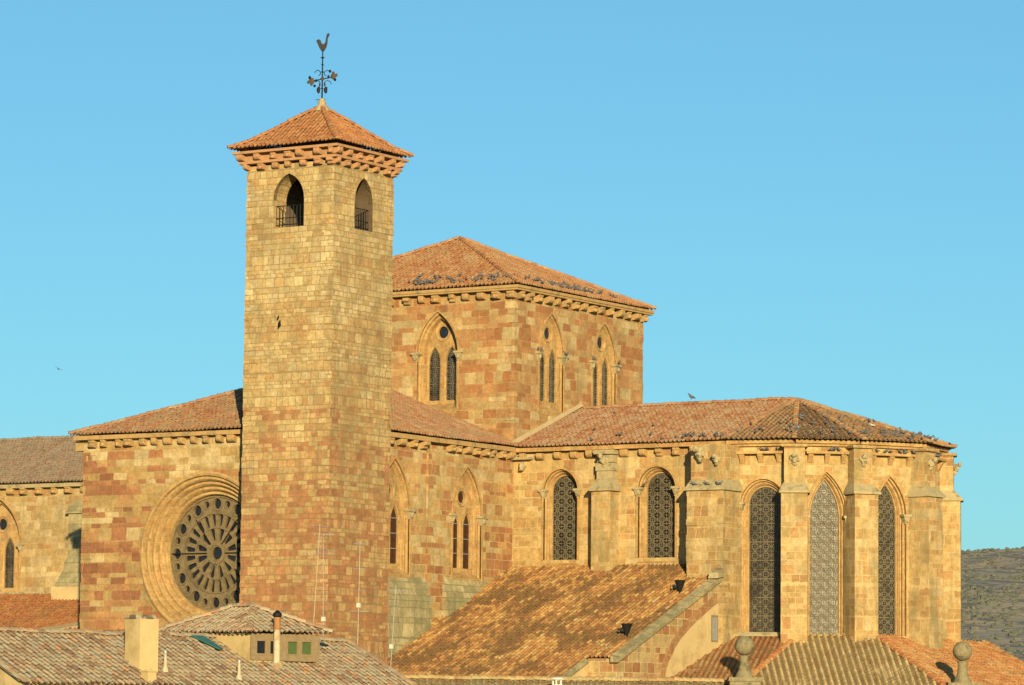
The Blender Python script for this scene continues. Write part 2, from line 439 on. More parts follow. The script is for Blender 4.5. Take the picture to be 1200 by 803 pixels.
def arch(c, hw, z0, zs, za, n=9, open_=False):
    "bottom-left, up, over the arch, bottom-right"
    H = za - zs; pts = [(c - hw, z0)]
    L = []
    if H <= hw * 1.03:
        for i in range(n + 1):
            t = pi / 2 * i / n
            L.append((c - hw * cos(t), zs + H * sin(t)))
    else:
        R = (hw * hw + H * H) / (2 * hw)
        tm = math.acos((R - hw) / R)
        for i in range(n + 1):
            t = tm * i / n
            L.append((c - hw + R - R * cos(t), zs + R * sin(t)))
    pts += L + [(2 * c - a, z) for a, z in L[-2::-1]] + [(c + hw, z0)]
    return pts
def circ(c, z, r, n=32, rs=1.):
    return [(c + r * cos(2 * pi * i / n + .01), z + rs * r * sin(2 * pi * i / n + .01)) for i in range(n)]
def rect(a0, a1, z0, z1): return [(a0, z0), (a1, z0), (a1, z1), (a0, z1)]
def ring(mb, fr, A, d0, B, d1, closed=False, mi=0):
    mb.strip([fr(a, z, d0) for a, z in A], [fr(a, z, d1) for a, z in B], closed, mi)
def grow(lp_args, g):
    c, hw, z0, zs, za = lp_args
    return (c, hw + g, z0, zs, za + g * 1.15)

# ---- tiled roofs ---------------------------------------------------------
PROF = [(0., 0.), (.2, .06), (.31, .62), (.42, .93), (.5, 1.), (.58, .93), (.69, .62), (.8, .06), (1., 0.)]
import mathutils
def sag(p): return .055 * mathutils.noise.noise(Vector((p[0] * .45, p[1] * .45, 3.3))) + .02 * mathutils.noise.noise(Vector((p[0] * 1.7, p[1] * 1.7, 8.1)))
def roof(mb, poly, tw=.28, th=.42, amp=.115, seed=0, deck=True, rough=1., mi=0, fall=None):
    P = [Vector(p) for p in poly]
    n = (P[1] - P[0]).cross(P[2] - P[0]).normalized()
    if n.z < 0: n = -n
    d0 = n.dot(P[0])
    for i in range(len(P)): P[i].z = (d0 - n.x * P[i].x - n.y * P[i].y) / n.z
    bdir = (Vector((0, 0, 1)) - n * n.z).normalized()
    adir = bdir.cross(n).normalized()
    o = n * d0
    ab = [((p - o).dot(adir), (p - o).dot(bdir)) for p in P]
    a0, a1 = min(a for a, _ in ab), max(a for a, _ in ab)
    V, F, UV = [], [], []
    c0, c1 = math.floor(a0 / tw) - 1, math.ceil(a1 / tw) + 1
    for c in range(c0, c1):
        lo, hi = c * tw, (c + 1) * tw
        bs = []
        for i in range(len(ab)):
            (x0, y0), (x1, y1) = ab[i], ab[(i + 1) % len(ab)]
            for X in (lo, hi):
                if (x0 - X) * (x1 - X) <= 0 and abs(x1 - x0) > 1e-9:
                    bs.append(y0 + (y1 - y0) * (X - x0) / (x1 - x0))
            if lo <= x0 <= hi: bs.append(y0)
        if not bs: continue
        bmin, bmax = min(bs), max(bs)
        rr = random.Random(c * 7919 + seed)
        ph = rr.uniform(-.09, .09) * th * rough
        cz = rr.uniform(-.008, .008) * rough
        r0, r1 = math.floor((bmin - ph) / th), math.ceil((bmax - ph) / th)
        for r in range(r0, r1):
            tz = rr.uniform(-.010, .014) * rough + cz; sk = rr.uniform(-.010, .010) * rough; tilt = rr.uniform(.7, 1.5)
            b0, b1 = ph + r * th, ph + (r + 1) * th
            i0 = len(V)
            for (b, lift, s_) in ((b0, .020 * tilt, sk), (b1, 0., 0.)):
                for pu, phh in PROF:
                    kk = 1 if .1 < pu < .9 else 0
                    V.append(o + adir * (lo + pu * tw + s_ * kk) + bdir * b + n * (phh * amp + lift + tz * kk))
            m = len(PROF)
            for i in range(m - 1):
                F.append((i0 + i, i0 + i + 1, i0 + m + i + 1, i0 + m + i))
                uu = [PROF[i][0] * .9 + .05, PROF[i + 1][0] * .9 + .05]
                UV.append([(c + uu[0], r + .05), (c + uu[1], r + .05), (c + uu[1], r + .95), (c + uu[0], r + .95)])
    me = bpy.data.meshes.new('tmp'); me.from_pydata([tuple(v) for v in V], [], F)
    ul = me.uv_layers.new(name='UVMap')
    ul.data.foreach_set('uv', [q for f in UV for p in f for q in p])
    bm = bmesh.new(); bm.from_mesh(me)
    cen = sum(P, Vector()) / len(P)
    for i in range(len(P)):
        e = P[(i + 1) % len(P)] - P[i]; e.z = 0
        if e.length < 1e-6: continue
        pn = Vector((e.y, -e.x, 0)).normalized()
        if pn.dot(cen - P[i]) > 0: pn = -pn
        # an eave edge is left unclipped so whole tiles stick out a little
        bmesh.ops.bisect_plane(bm, geom=bm.verts[:] + bm.edges[:] + bm.faces[:], plane_co=P[i], plane_no=pn, clear_outer=True)
    lay = bm.loops.layers.uv.active
    for v in bm.verts: v.co.z += sag(v.co)
    for f in bm.faces:
        mb.face([v.co for v in f.verts], [tuple(l[lay].uv) for l in f.loops], mi)
    bm.free(); bpy.data.meshes.remove(me)
    if deck:
        zm = min(p.z for p in P)
        D = []
        for i, p in enumerate(P):           # the bedding stops short of the eaves, so the last tiles overhang it
            q = p.copy()
            if p.z < zm + .02 and max(x.z for x in P) - zm > .3:
                nb = [x for x in (P[i - 1], P[(i + 1) % len(P)]) if x.z > zm + .02]
                if nb:
                    e = nb[0] - p; q = p + e * min(.45, .42 / max(.01, e.dot(bdir)))
            D.append(q)
        D = [p - n * .012 for p in D]; E_ = [p - n * .06 for p in D]
        mb.face(D, None, 1); mb.face(E_[::-1], None, 1); mb.strip(D, E_, True, 1)
def caps(mb, p0, p1, r=.15, l=.42, seed=0, mi=0, lift=.06):
    p0, p1 = Vector(p0), Vector(p1)
    a = p1 - p0; L = a.length; a.normalize()
    s = a.cross(Vector((0, 0, 1))).normalized(); u = s.cross(a)
    rr = random.Random(seed); k = 0; t = 0
    while t < L - .1:
        t1 = min(t + l * 1.08, L); j = rr.uniform(-.015, .015)
        A = [p0 + a * t + s * (cos(pi * i / 6) * r * 1.08) + u * (sin(pi * i / 6) * r * 1.1 + lift + j + .015) for i in range(7)]
        B = [p0 + a * t1 + s * (cos(pi * i / 6) * r * .92) + u * (sin(pi * i / 6) * r * .92 + lift + j - .01) for i in range(7)]
        idu = (3000 + seed * 50 + k + .5, 1000.5 + seed)
        A = [q + Vector((0, 0, sag(q))) for q in A]; B = [q + Vector((0, 0, sag(q))) for q in B]
        for i in range(6): mb.face([A[i], A[i + 1], B[i + 1], B[i]], [idu] * 4, mi)
        mb.face(A[::-1], [idu] * 7, mi)
        t += l; k += 1

# ---- corbels -------------------------------------------------------------
def corbel_mesh(kind, mat, w_=.34, h=.42, dp=.42):
    mb = MB()
    N = 7
    prof = []
    if kind == 0:    # quarter round
        prof = [(-.05, 0), (dp * .25, 0.02)] + [(dp * .25 + dp * .75 * sin(pi / 2 * i / N), h * .55 * (1 - cos(pi / 2 * i / N)) + .02) for i in range(1, N + 1)] + [(dp, h), (-.05, h)]
    elif kind == 1:  # stepped rolls
        prof = [(-.05, 0), (dp * .4, 0), (dp * .55, h * .12), (dp * .55, h * .38), (dp * .8, h * .42), (dp, h * .56), (dp, h * .8), (dp * .95, h), (-.05, h)]
    else:            # head like
        prof = [(-.05, .05), (dp * .35, 0), (dp * .75, h * .06), (dp * 1.0, h * .28), (dp * .98, h * .5), (dp * .8, h * .62), (dp * .95, h * .8), (dp * .95, h), (-.05, h)]
    A = [Vector((-w_ / 2, -d, z)) for d, z in prof]; B = [Vector((w_ / 2, -d, z)) for d, z in prof]
    ins = .045
    A2 = [Vector((-w_ / 2 + ins, -d * 1.04 - .01, z)) for d, z in prof]; B2 = [Vector((w_ / 2 - ins, -d * 1.04 - .01, z)) for d, z in prof]
    mb.strip(A, A2, True); mb.strip(A2, B2, True); mb.strip(B2, B, True)
    mb.face(A); mb.face(B[::-1])
    if kind == 2: mb.blob((0, -dp * .95, h * .36), w_ * .42, dp * .3, h * .3, 3, .2)
    return mb.data('corbel', mat)
CORB = {}
def corbels(fr, s0, s1, n, z, parent, mat='corbel', size=(.34, .42, .42), seed=0, d=0.):
    rr = random.Random(seed)
    for i in range(n):
        k = rr.choice((0, 0, 1, 2, 2)); key = (k, mat, size)
        if key not in CORB: CORB[key] = corbel_mesh(k, M[mat], *size)
        s = s0 + (s1 - s0) * (i / (n - 1) if n > 1 else 0) + rr.uniform(-.09, .09)
        inst('corbel', CORB[key], parent, fr(s, z + rr.uniform(-.015, .015), d), fr.rz + rr.uniform(-.09, .09), (rr.uniform(.72, 1.22), rr.uniform(.7, 1.1), rr.uniform(.86, 1.05)))

# ---- uneven corner stones -----------------------------------------------------
def quoins(mb, cx, cy, sx, sy, z0, z1, seed, h=.34, big=.05):
    "stones at a vertical corner; the building lies towards (sx, sy) from it"
    rr = random.Random(seed); z = z0; k = 0
    while z < z1 - .2:
        hh = min(h * rr.uniform(.85, 1.2), z1 - z)
        a, b2 = (rr.uniform(.55, .95), rr.uniform(.25, .45)) if k % 2 else (rr.uniform(.25, .45), rr.uniform(.55, .95))
        if rr.random() < .8:
            p, q = rr.uniform(.004, big), rr.uniform(.004, big); e = rr.uniform(.0, .03)
            x0, x1 = cx - sx * p, cx + sx * a; y0, y1 = cy - sy * q, cy + sy * b2
            mb.hexa([(x0 + sx * e, y0, z + .012), (x1, y0, z + .012), (x1, y1, z + .012), (x0 + sx * e, y1, z + .012), (x0, y0 + sy * e, z + hh - .012), (x1, y0 + sy * e * .5, z + hh - .012), (x1, y1, z + hh - .012), (x0, y1, z + hh - .012)])
        z += hh; k += 1

# ---- windows -------------------------------------------------------------
def lattice(fr, args, cell, d, wd=.05, circle=.3, dense=1):
    "leaded pattern: diamonds and rings, clipped to the light"
    c, hw, z0, zs, za = args
    mb = MB(); H = za - zs
    R = (hw * hw + H * H) / (2 * hw) if H > hw else hw
    def inside(a, z):
        if z < z0 or abs(a - c) > hw: return False
        if z <= zs: return True
        if H <= hw * 1.03: return ((a - c) / hw) ** 2 + ((z - zs) / H) ** 2 <= 1
        x = abs(a - c) + R - hw
        return x * x + (z - zs) ** 2 <= R * R
    def seg(a, b, w__=wd):
        n = max(1, int(math.hypot(b[0] - a[0], b[1] - a[1]) / .12))
        for i in range(n):
            p = (a[0] + (b[0] - a[0]) * i / n, a[1] + (b[1] - a[1]) * i / n); q = (a[0] + (b[0] - a[0]) * (i + 1) / n, a[1] + (b[1] - a[1]) * (i + 1) / n)
            if inside(*p) and inside(*q):
                dx, dz = q[0] - p[0], q[1] - p[1]; L = math.hypot(dx, dz); nx, nz = -dz / L * w__ / 2, dx / L * w__ / 2
                T = [fr(p[0] + nx, p[1] + nz, d), fr(p[0] - nx, p[1] - nz, d), fr(q[0] - nx, q[1] - nz, d), fr(q[0] + nx, q[1] + nz, d)]
                B = [fr(p[0] + nx, p[1] + nz, d - .04), fr(p[0] - nx, p[1] - nz, d - .04), fr(q[0] - nx, q[1] - nz, d - .04), fr(q[0] + nx, q[1] + nz, d - .04)]
                mb.face(T); mb.strip(T, B, True)
    z = z0; k = 0
    cw = 2 * hw / dense; cr = min(cw, cell)
    while z < za:
        for j in range(dense):
            l_ = c - hw + j * cw; m = l_ + cw / 2; zm = z + cell / 2; r = l_ + cw
            seg((l_, zm), (m, z)); seg((m, z), (r, zm)); seg((r, zm), (m, z + cell)); seg((m, z + cell), (l_, zm))
            for cx_, cz_, rr_ in ((m, zm, circle * cr), (l_, z, circle * cr * .75), (r, z, circle * cr * .75), (l_, z + cell, circle * cr * .75), (r, z + cell, circle * cr * .75)):
                q = [(cx_ + rr_ * cos(2 * pi * i / 10), cz_ + rr_ * sin(2 * pi * i / 10)) for i in range(10)]
                for i in range(10): seg(q[i], q[(i + 1) % 10])
            seg((l_, z), (l_, z + cell), wd * .8); seg((m, z), (m, z + cell), wd * .6); seg((l_, zm), (r, zm), wd * .6)
        k += 1
        seg((c - hw, z), (c + hw, z), wd * (1.8 if k % 2 else 1.0))
        z += cell
    q = arch(c, hw * .97, z0, zs, za - .03)
    for i in range(len(q) - 1): seg(q[i], q[i + 1])
    return mb

def capital(mb, fr, s, z, d, w_=.34):
    mb.hexa([fr(s - w_ * .3, z - .42, d - .15), fr(s + w_ * .3, z - .42, d - .15), fr(s + w_ * .3, z - .42, d + .1), fr(s - w_ * .3, z - .42, d + .1),
             fr(s - w_ * .55, z, d - .15), fr(s + w_ * .55, z, d - .15), fr(s + w_ * .55, z, d + .22), fr(s - w_ * .55, z, d + .22)])
    mb.hexa([fr(s + a * w_ * .75, zz, dd) for zz in (z, z + .13) for a, dd in ((-1, d - .15), (1, d - .15), (1, d + .26), (-1, d + .26))])
    mb.blob(fr(s, z - .18, d + .12), .14, .14, .16, int(abs(s) * 100), .35)

def win_single(fr, c, hw, z0, zs, za, parent, gmat='glassd', lmat='lead', depth=.6, cell=1.0, cols=True, splay=.42, mat='dressed', dense=1, wd=.05):
    "moulded single light; returns the outline that must be cut out of the wall"
    hole = grow((c, hw, z0, zs, za), splay)
    base = (c, hw, z0, zs, za)
    w_ = MB()
    steps = [(splay + .10, .07), (splay + .10, .0), (splay + .10, .07), (splay, .07), (splay, -.10), (splay * .72, -.12), (splay * .68, -.28), (splay * .40, -.30), (splay * .36, -depth * .72), (0.1, -depth * .78), (.06, -depth), (0., -depth), (0., -depth - .18)]
    steps = steps[2:]
    L = [arch(*grow(base, g)) for g, _ in steps]
    for (A, (_, da)), (B, (_, db)) in zip(zip(L, steps), list(zip(L, steps))[1:]): ring(w_, fr, A, da, B, db)
    o0 = arch(*grow(base, splay + .10)); ring(w_, fr, o0, .07, o0, -.05)
    # sloping sill
    w_.hexa([fr(c - hw - splay, z0 - .30, -.75), fr(c + hw + splay, z0 - .30, -.75), fr(c + hw + splay, z0 - .30, .03), fr(c - hw - splay, z0 - .30, .03),
             fr(c - hw - splay, z0 + .02, -.75), fr(c + hw + splay, z0 + .02, -.75), fr(c + hw + splay, z0 - .22, .06), fr(c - hw - splay, z0 - .22, .06)])
    wo = part('window', w_, M[mat], parent)
    g = MB(); panel(g, fr, [arch(c, hw + .03, z0 - .05, zs, za + .03)], -depth - .12, .04); part('glass', g, M[gmat], wo)
    part('tracery', lattice(fr, base, cell, -depth - .06, wd, dense=dense), M[lmat], wo)
    if cols:
        for sg in (-1, 1):
            k = MB(); s = c + sg * (hw + splay * .78)
            k.tube(fr(s, z0 - .2, -.14), fr(s, zs - .35, -.14), .085, n=8)
            k.lathe(fr(s, z0 - .22, -.14), [(.14, 0), (.14, .12), (.1, .18)], 8)
            ko = part('colonnette', k, M[mat], wo, smooth=False)
            k = MB(); capital(k, fr, s + sg * .1, zs - .02, -.06); part('capital', k, M['lichen'], wo)
    return arch(*hole, n=9)

def win_double(fr, c, z0, parent, hw=1.45, zs=2.75, za=5.25, gmat='glassd', lmat='lead', lat=True, depth=.62, mat='dressed'):
    "two lancets and an oculus under one pointed arch (zs, za relative to the sill z0)"
    zs += z0; za += z0
    base = (c, hw, z0 - .75, zs, za)
    w_ = MB()
    steps = [(.10, .07), (0., .07), (0., -.06), (-.10, -.09), (-.13, -.26), (-.27, -.28), (-.31, -depth)]
    L = [arch(*grow(base, g)) for g, _ in steps]
    for (A, (_, da)), (B, (_, db)) in zip(zip(L, steps), list(zip(L, steps))[1:]): ring(w_, fr, A, da, B, db)
    o0 = arch(*grow(base, .10)); ring(w_, fr, o0, .07, o0, -.05)
    li = [(c + s * .61, .385, z0, z0 + 2.35, z0 + 3.2) for s in (-1, 1)]
    oc = (c, z0 + 4.08, .36)
    panel(w_, fr, [arch(*grow(base, -.26))] + [arch(*a) for a in li] + [circ(oc[0], oc[1], oc[2], 24)], -depth + .03, .3)
    for a in li:
        A, B = arch(*grow(a, .1)), arch(*a)
        ring(w_, fr, A, -depth + .035, A, -depth + .07); ring(w_, fr, A, -depth + .07, B, -depth + .035)
    A, B = circ(oc[0], oc[1], oc[2] + .17, 24), circ(oc[0], oc[1], oc[2] + .02, 24)
    ring(w_, fr, A, -depth + .03, A, -depth + .09, True); ring(w_, fr, A, -depth + .09, B, -depth + .035, True)
    w_.hexa([fr(c - hw, z0 - .85, -depth - .3), fr(c + hw, z0 - .85, -depth - .3), fr(c + hw, z0 - .85, .02), fr(c - hw, z0 - .85, .02),
             fr(c - hw, z0 - .02, -depth - .3), fr(c + hw, z0 - .02, -depth - .3), fr(c + hw, z0 - .6, .05), fr(c - hw, z0 - .6, .05)])
    wo = part('window', w_, M[mat], parent)
    for a in li:
        g = MB(); panel(g, fr, [arch(a[0], a[1] + .03, a[2] - .05, a[3], a[4] + .03)], -depth - .1, .04); part('glass', g, M[gmat], wo)
    g = MB(); panel(g, fr, [circ(oc[0], oc[1], oc[2] + .03, 20)], -depth - .1, .04); part('oculus_glass', g, M[gmat], wo)
    if lat:
        for a in li: part('tracery', lattice(fr, a, .5, -depth - .06, .026, .27), M[lmat], wo)
    else:
        for a in li:
            for j in range(1, 4):
                t = MB()
                z = z0 + j * .85
                hexv = [fr(a[0] + sx * a[1], zz, dd) for zz in (z - .025, z + .025) for sx, dd in ((-1, -depth - .10), (1, -depth - .10), (1, -depth - .05), (-1, -depth - .05))]
                t.hexa(hexv); part('glazing_bar', t, M['bar'], wo)
    for sg in (-1, 1):
        k = MB(); s = c + sg * (hw - .10)
        k.tube(fr(s, z0 - .6, -.12), fr(s, zs - .35, -.12), .09, n=8)
        k.lathe(fr(s, z0 - .75, -.12), [(.16, 0), (.16, .15), (.11, .22)], 8)
        part('colonnette', k, M[mat], wo)
        k = MB(); capital(k, fr, c + sg * (hw + .08), zs - .02, -.04, .4); part('capital', k, M['lichen'], wo)
    return arch(*base)

def grotesque(fr, s, z, d, parent, seed=0, size=1.):
    mb = MB(); rr = random.Random(seed)
    k = size
    mb.blob(fr(s, z, d + .22 * k), .24 * k, .24 * k, .30 * k, seed, .3, 10)
    mb.blob(fr(s + rr.uniform(-.08, .08), z + .22 * k, d + .50 * k), .17 * k, .17 * k, .17 * k, seed + 1, .3, 8)
    mb.blob(fr(s + .22 * k, z - .02, d + .16 * k), .13 * k, .13 * k, .2 * k, seed + 2, .35, 8)
    mb.blob(fr(s - .22 * k, z + .03, d + .16 * k), .13 * k, .13 * k, .2 * k, seed + 3, .35, 8)
    mb.blob(fr(s, z - .34 * k, d + .12 * k), .16 * k, .16 * k, .2 * k, seed + 4, .35, 8)
    return part('grotesque', mb, M['lichen'], parent, smooth=True)

# ------------------------------------------------------------------ ground and hills
def hills():
    mb = MB(); nr = random.Random(3)
    import mathutils
    def H(x, y):
        d = math.hypot(x - CAM.x, y - CAM.y); az = math.atan2(x - CAM.x, y - CAM.y)
        t = max(0, min(1, (d - 700) / 2000)); t = t * t * (3 - 2 * t)
        top = 124.5 + 5 * sin(az * 9 + 1) + 2.5 * sin(az * 31 + 2)
        k = mathutils.noise.fractal(Vector((x / 420, y / 420, 0)), 1., 2., 5)
        h = t * top + (k * 14 * t * (1 - .85 * max(0, min(1, (d - 2500) / 250))) if d > 500 else 0)
        if d > 2750: h -= (d - 2750) * .05
        return h
    ds = [0, 60, 120, 200, 300, 420, 560] + [700 + i * 22 for i in range(100)] + [3000, 3400, 4200, 6000, 9000]
    azs = []
    a = -180
    while a < 180.01:
        azs.append(rad(a)); a += .12 if -50 < a < -14 else (2 if -70 < a < 10 else 10)
    rows = []
    for d in ds:
        rows.append([Vector((CAM.x + d * sin(t), CAM.y + d * cos(t), 0)) for t in azs])
    for r in rows:
        for p in r: p.z = H(p.x, p.y) - (.0 if math.hypot(p.x - CAM.x, p.y - CAM.y) < 3200 else 60)
    for A, B in zip(rows, rows[1:]): mb.strip(A, B)
    return mb
def ground_mat():
    k = NT('ground_scrub')
    geo = k.n('NewGeometry').outputs['Position']
    a = k.noise(geo, .010, 6, .65); b = k.noise(geo, .06, 5, .7); c3 = k.noise(k.mapped(geo, (1, 1, 3), (9, 4, 0)), .028, 6, .7)
    c = k.ramp(a, [(.35, (.25, .225, .175)), (.55, (.34, .285, .205)), (.7, (.44, .33, .215))])
    c = k.mix(k.ramp(c3, [(.50, 0.), (.56, 1.)]), c, (.46, .33, .21))
    c = k.mix(k.ramp(b, [(.47, 0.), (.56, .9)]), c, (.135, .135, .115))
    k.l(c, k.b.inputs['Base Color'])
    return k.m
g = single('terrain', hills(), ground_mat(), None, None, (0, 0, 0), kind='structure', smooth=True)
del g['kind']; g['kind'] = 'structure'

# scrub bushes on the far hillside (uncountable, one mesh)
def scrub():
    mb = MB(); rr = random.Random(12)
    dg = g.data
    import mathutils
    bvh = mathutils.bvhtree.BVHTree.FromPolygons([v.co for v in dg.vertices], [p.vertices for p in dg.polygons])
    n = 0
    while n < 3600:
        az = rad(rr.uniform(-27.2, -22.6)); d = rr.uniform(1300, 2450)
        x, y = CAM.x + d * sin(az), CAM.y + d * cos(az)
        if mathutils.noise.noise(Vector((x / 130, y / 130, 3))) < rr.uniform(-.5, .45): continue
        h = bvh.ray_cast(Vector((x, y, 400)), Vector((0, 0, -1)))
        if h[0] is None: continue
        s = rr.uniform(.5, 1.5)
        mb.blob((x, y, h[0].z + s * .3), s * rr.uniform(.8, 1.5), s, s * rr.uniform(.5, .8), n, .3, 6)
        n += 1
    return mb
single('hillside_scrub', scrub(), plain('scrub_leaf', (.10, .105, .08), (.17, .165, .12), .5, bump=0), 'dark scrub bushes scattered over the far brown hillside', 'scrub', (0, 0, 0), kind='stuff')

# ------------------------------------------------------------------ bell tower
TX0, TX1, TY0, TY1, TW = -4.70, 1.12, -20.23, -14.50, 39.95
t = thing('bell_tower', 'tall slender square stone bell tower with tiled pyramid roof and double corbel cornice', 'tower', ((TX0 + TX1) / 2, (TY0 + TY1) / 2, 0))
tw = MB()
cx_, cy_ = (TX0 + TX1) / 2, (TY0 + TY1) / 2
oS = (-1.87, 1.03, 36.46, 38.0, 39.4); oE = (-17.36, .87, 36.42, 37.95, 39.3)
FS, FE, FN, FW = south(TY0), east(TX1), north(TY1), west(TX0)
panel(tw, FS, [rect(TX0, TX1, 0, TW), arch(*oS)], 0, 1.2)
panel(tw, FN, [rect(TX0, TX1, 0, TW), arch(*oS)], 0, 1.2)
panel(tw, FE, [rect(TY0 + 1.2, TY1 - 1.2, 0, TW), arch(*oE)], 0, 1.2)
panel(tw, FW, [rect(TY0 + 1.2, TY1 - 1.2, 0, TW), arch(*oE)], 0, 1.2)
tw.box(TX0 + 1, TX1 - 1, TY0 + 1, TY1 - 1, 35.6, 36.1)
for i, f in enumerate(tw.f):            # shade inside the belfry chamber is painted as darker stone
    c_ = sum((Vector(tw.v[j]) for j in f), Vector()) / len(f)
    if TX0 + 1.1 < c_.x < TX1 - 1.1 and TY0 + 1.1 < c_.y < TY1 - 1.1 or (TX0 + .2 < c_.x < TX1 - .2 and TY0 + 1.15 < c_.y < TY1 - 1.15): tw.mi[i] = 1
quoins(tw, TX1, TY0, -1, 1, 12, 39.6, 1); quoins(tw, TX0, TY0, 1, 1, 12, 39.6, 2); quoins(tw, TX1, TY1, -1, -1, 12, 39.6, 3)
wall = part('wall', tw, [M['tower'], M['belfry_shade']], t)
# arch voussoirs a little proud, and black patches painting the dark of a small slit hole
for fr, a in ((FS, oS), (FE, oE)):
    v = MB(); A, B = arch(*grow(a, .30))[1:-1], arch(*a)[1:-1]
    ring(v, fr, A, .0, A, .02); ring(v, fr, A, .02, B, .02); ring(v, fr, B, .02, B, -.3)
    win = part('belfry_opening', v, M['tower'], t)
    r = MB(); c, hw = a[0], a[1]
    dd = -.30
    for z in (a[2] + .18, a[2] + .55, a[2] + 1.22):
        r.tube(fr(c - hw, z, dd), fr(c + hw, z, dd), .026, n=6)
    for i in range(10):
        s = c - hw + 2 * hw * i / 9
        r.tube(fr(s, a[2] + .0, dd), fr(s, a[2] + 1.22, dd), .022, n=6)
    part('railing', r, M['iron'], win)
sl_ = MB()
for (s, z, a_, b_) in ((-2.35, 31.15, .10, .2), (-2.45, 31.5, .07, .09)):
    sl_.hexa([FS(s + x * a_, z + y * b_ + x * .1, d) for d in (.004, .03) for x, y in ((-1, -1), (1, -1), (.6, 1), (-1, .6))])
part('putlog_dark_patch', sl_, M['black'], t)
# cornice: two tiers
def belt(mb, x0, x1, y0, y1, ov, z0, z1, inner=.4):
    mb.box(x0 - ov, x1 + ov, y0 - ov, y0 + inner, z0, z1); mb.box(x0 - ov, x1 + ov, y1 - inner, y1 + ov, z0, z1)
    mb.box(x0 - ov, x0 + inner, y0 + inner, y1 - inner, z0, z1); mb.box(x1 - inner, x1 + ov, y0 + inner, y1 - inner, z0, z1)
cn = MB()
belt(cn, TX0, TX1, TY0, TY1, .36, 40.06, 40.20)
belt(cn, TX0, TX1, TY0, TY1, .22, 40.20, 40.60)
belt(cn, TX0, TX1, TY0, TY1, .62, 40.60, 40.74)
part('cornice', cn, M['corbelred'], t)
for fr, a0, a1 in ((FS, TX0, TX1), (FE, TY0, TY1)):
    corbels(fr, a0 + .05, a1 - .05, 7, 39.72, t, 'corbelred', (.36, .36, .34), 1)
    corbels(fr, a0 - .1, a1 + .1, 7, 40.22, t, 'corbelred', (.38, .40, .36), 2, .2)
rf = MB()
ez, ov, pk = 40.86, .76, 43.45
C4 = [(TX0 - ov, TY0 - ov), (TX1 + ov, TY0 - ov), (TX1 + ov, TY1 + ov), (TX0 - ov, TY1 + ov)]
ap = (cx_, cy_, pk)
for i in range(4):
    p, q = C4[i], C4[(i + 1) % 4]
    # two pitches: a flatter skirt at the eaves
    f = .22
    P1 = (p[0] + (cx_ - p[0]) * f, p[1] + (cy_ - p[1]) * f, ez + .42); Q1 = (q[0] + (cx_ - q[0]) * f, q[1] + (cy_ - q[1]) * f, ez + .42)
    roof(rf, [(*p, ez), (*q, ez), Q1, P1], seed=i + 1, amp=.10)
    roof(rf, [P1, Q1, ap], seed=i + 1, amp=.10)
    caps(rf, (*p, ez), P1, seed=i); caps(rf, P1, ap, seed=i + 4)
part('roof', rf, [M['t_tower'], M['mortar']], t)
pn = MB(); pn.lathe((cx_, cy_, pk - .12), [(.46, -.1), (.34, .16), (.22, .3), (.24, .42), (.17, .48), (.15, .62), (0, .64)], 12)
part('roof_pinnacle', pn, M['lichen'], t)

wc = thing('weathercock', 'black wrought iron weathercock above a scrolled cross on the bell tower pinnacle', 'weathervane', (cx_, cy_, pk + .45))
b = MB(); z0 = pk + .45
b.tube((cx_, cy_, z0), (cx_, cy_, z0 + 3.0), .045, .03, 8)
for zz, r in ((1.55, .10), (1.95, .09), (2.35, .14), (2.75, .07)):
    b.lathe((cx_, cy_, z0 + zz), [(0, -.06), (r, 0), (0, .06)], 10)
part('shaft', b, M['iron'], wc)
b = MB(); g2 = MB()
def X(a, z, d=0): return Vector((cx_, cy_, z0 + z)) + P_ * a + W_ * d
zc = 1.15
for s in (-1, 1):
    b.tube(X(0, zc), X(s * .62, zc + .12 * s), .035, .025, 6)
    for k in range(8):     # scrolls
        a0, a1 = k * .55, (k + 1) * .55
        b.tube(X(s * (.30 + .20 * cos(a0)), zc - .28 + .2 * sin(a0)), X(s * (.30 + .20 * cos(a1)), zc - .28 + .2 * sin(a1)), .022, n=5)
        b.tube(X(s * (.26 + .16 * cos(a0)), zc + .33 + .16 * sin(a0)), X(s * (.26 + .16 * cos(a1)), zc + .33 + .16 * sin(a1)), .022, n=5)
    for (a, z, r) in ((.60, .12, .16), (.76, .20, .10), (.60, .32, .09), (.70, -.05, .09), (.42, .42, .08), (.34, .12, .08)):
        (g2 if (a * 10 + z * 10) % 2 > 1 else b).blob(X(s * a, zc + z * s + .03), r, r * .6, r, int(a * 99), .3, 8)
    b.blob(X(s * .2, zc - .62), .13, .08, .2, 5, .2, 8); b.tube(X(0, zc - .5), X(s * .2, zc - .58), .02, n=5)
    g2.blob(X(s * .14, zc - .3), .07, .05, .09, 8, .3, 8)
g2.blob(X(0, zc + .02), .12, .1, .12, 4, .2, 8)
part('cross_scrolls', b, M['iron'], wc); part('gilded_leaves', g2, M['gilt'], wc)
b = MB(); b.tube(X(-.35, -.02), X(.2, .02), .02, n=5); part('wire_clamp', b, M['iron'], wc)
b = MB()
ck = [(1.25 * a_, 2.72 + (z_ - 2.72) * 1.05) for a_, z_ in ((-.05, 2.72), (.06, 2.72), (.16, 2.92), (.20, 3.12), (.22, 3.42), (.30, 3.62), (.24, 3.70), (.16, 3.60), (.13, 3.36), (.10, 3.16), (.02, 3.08), (-.06, 3.14), (-.10, 3.30), (-.20, 3.36), (-.30, 3.26), (-.25, 3.16), (-.20, 3.02), (-.14, 2.86))]
A = [X(a, z + .0, -.04) for a, z in ck]; B = [X(a, z, .04) for a, z in ck]
b.face(A); b.face(B[::-1]); b.strip(A, B, True)
part('rooster', b, M['iron'], wc)

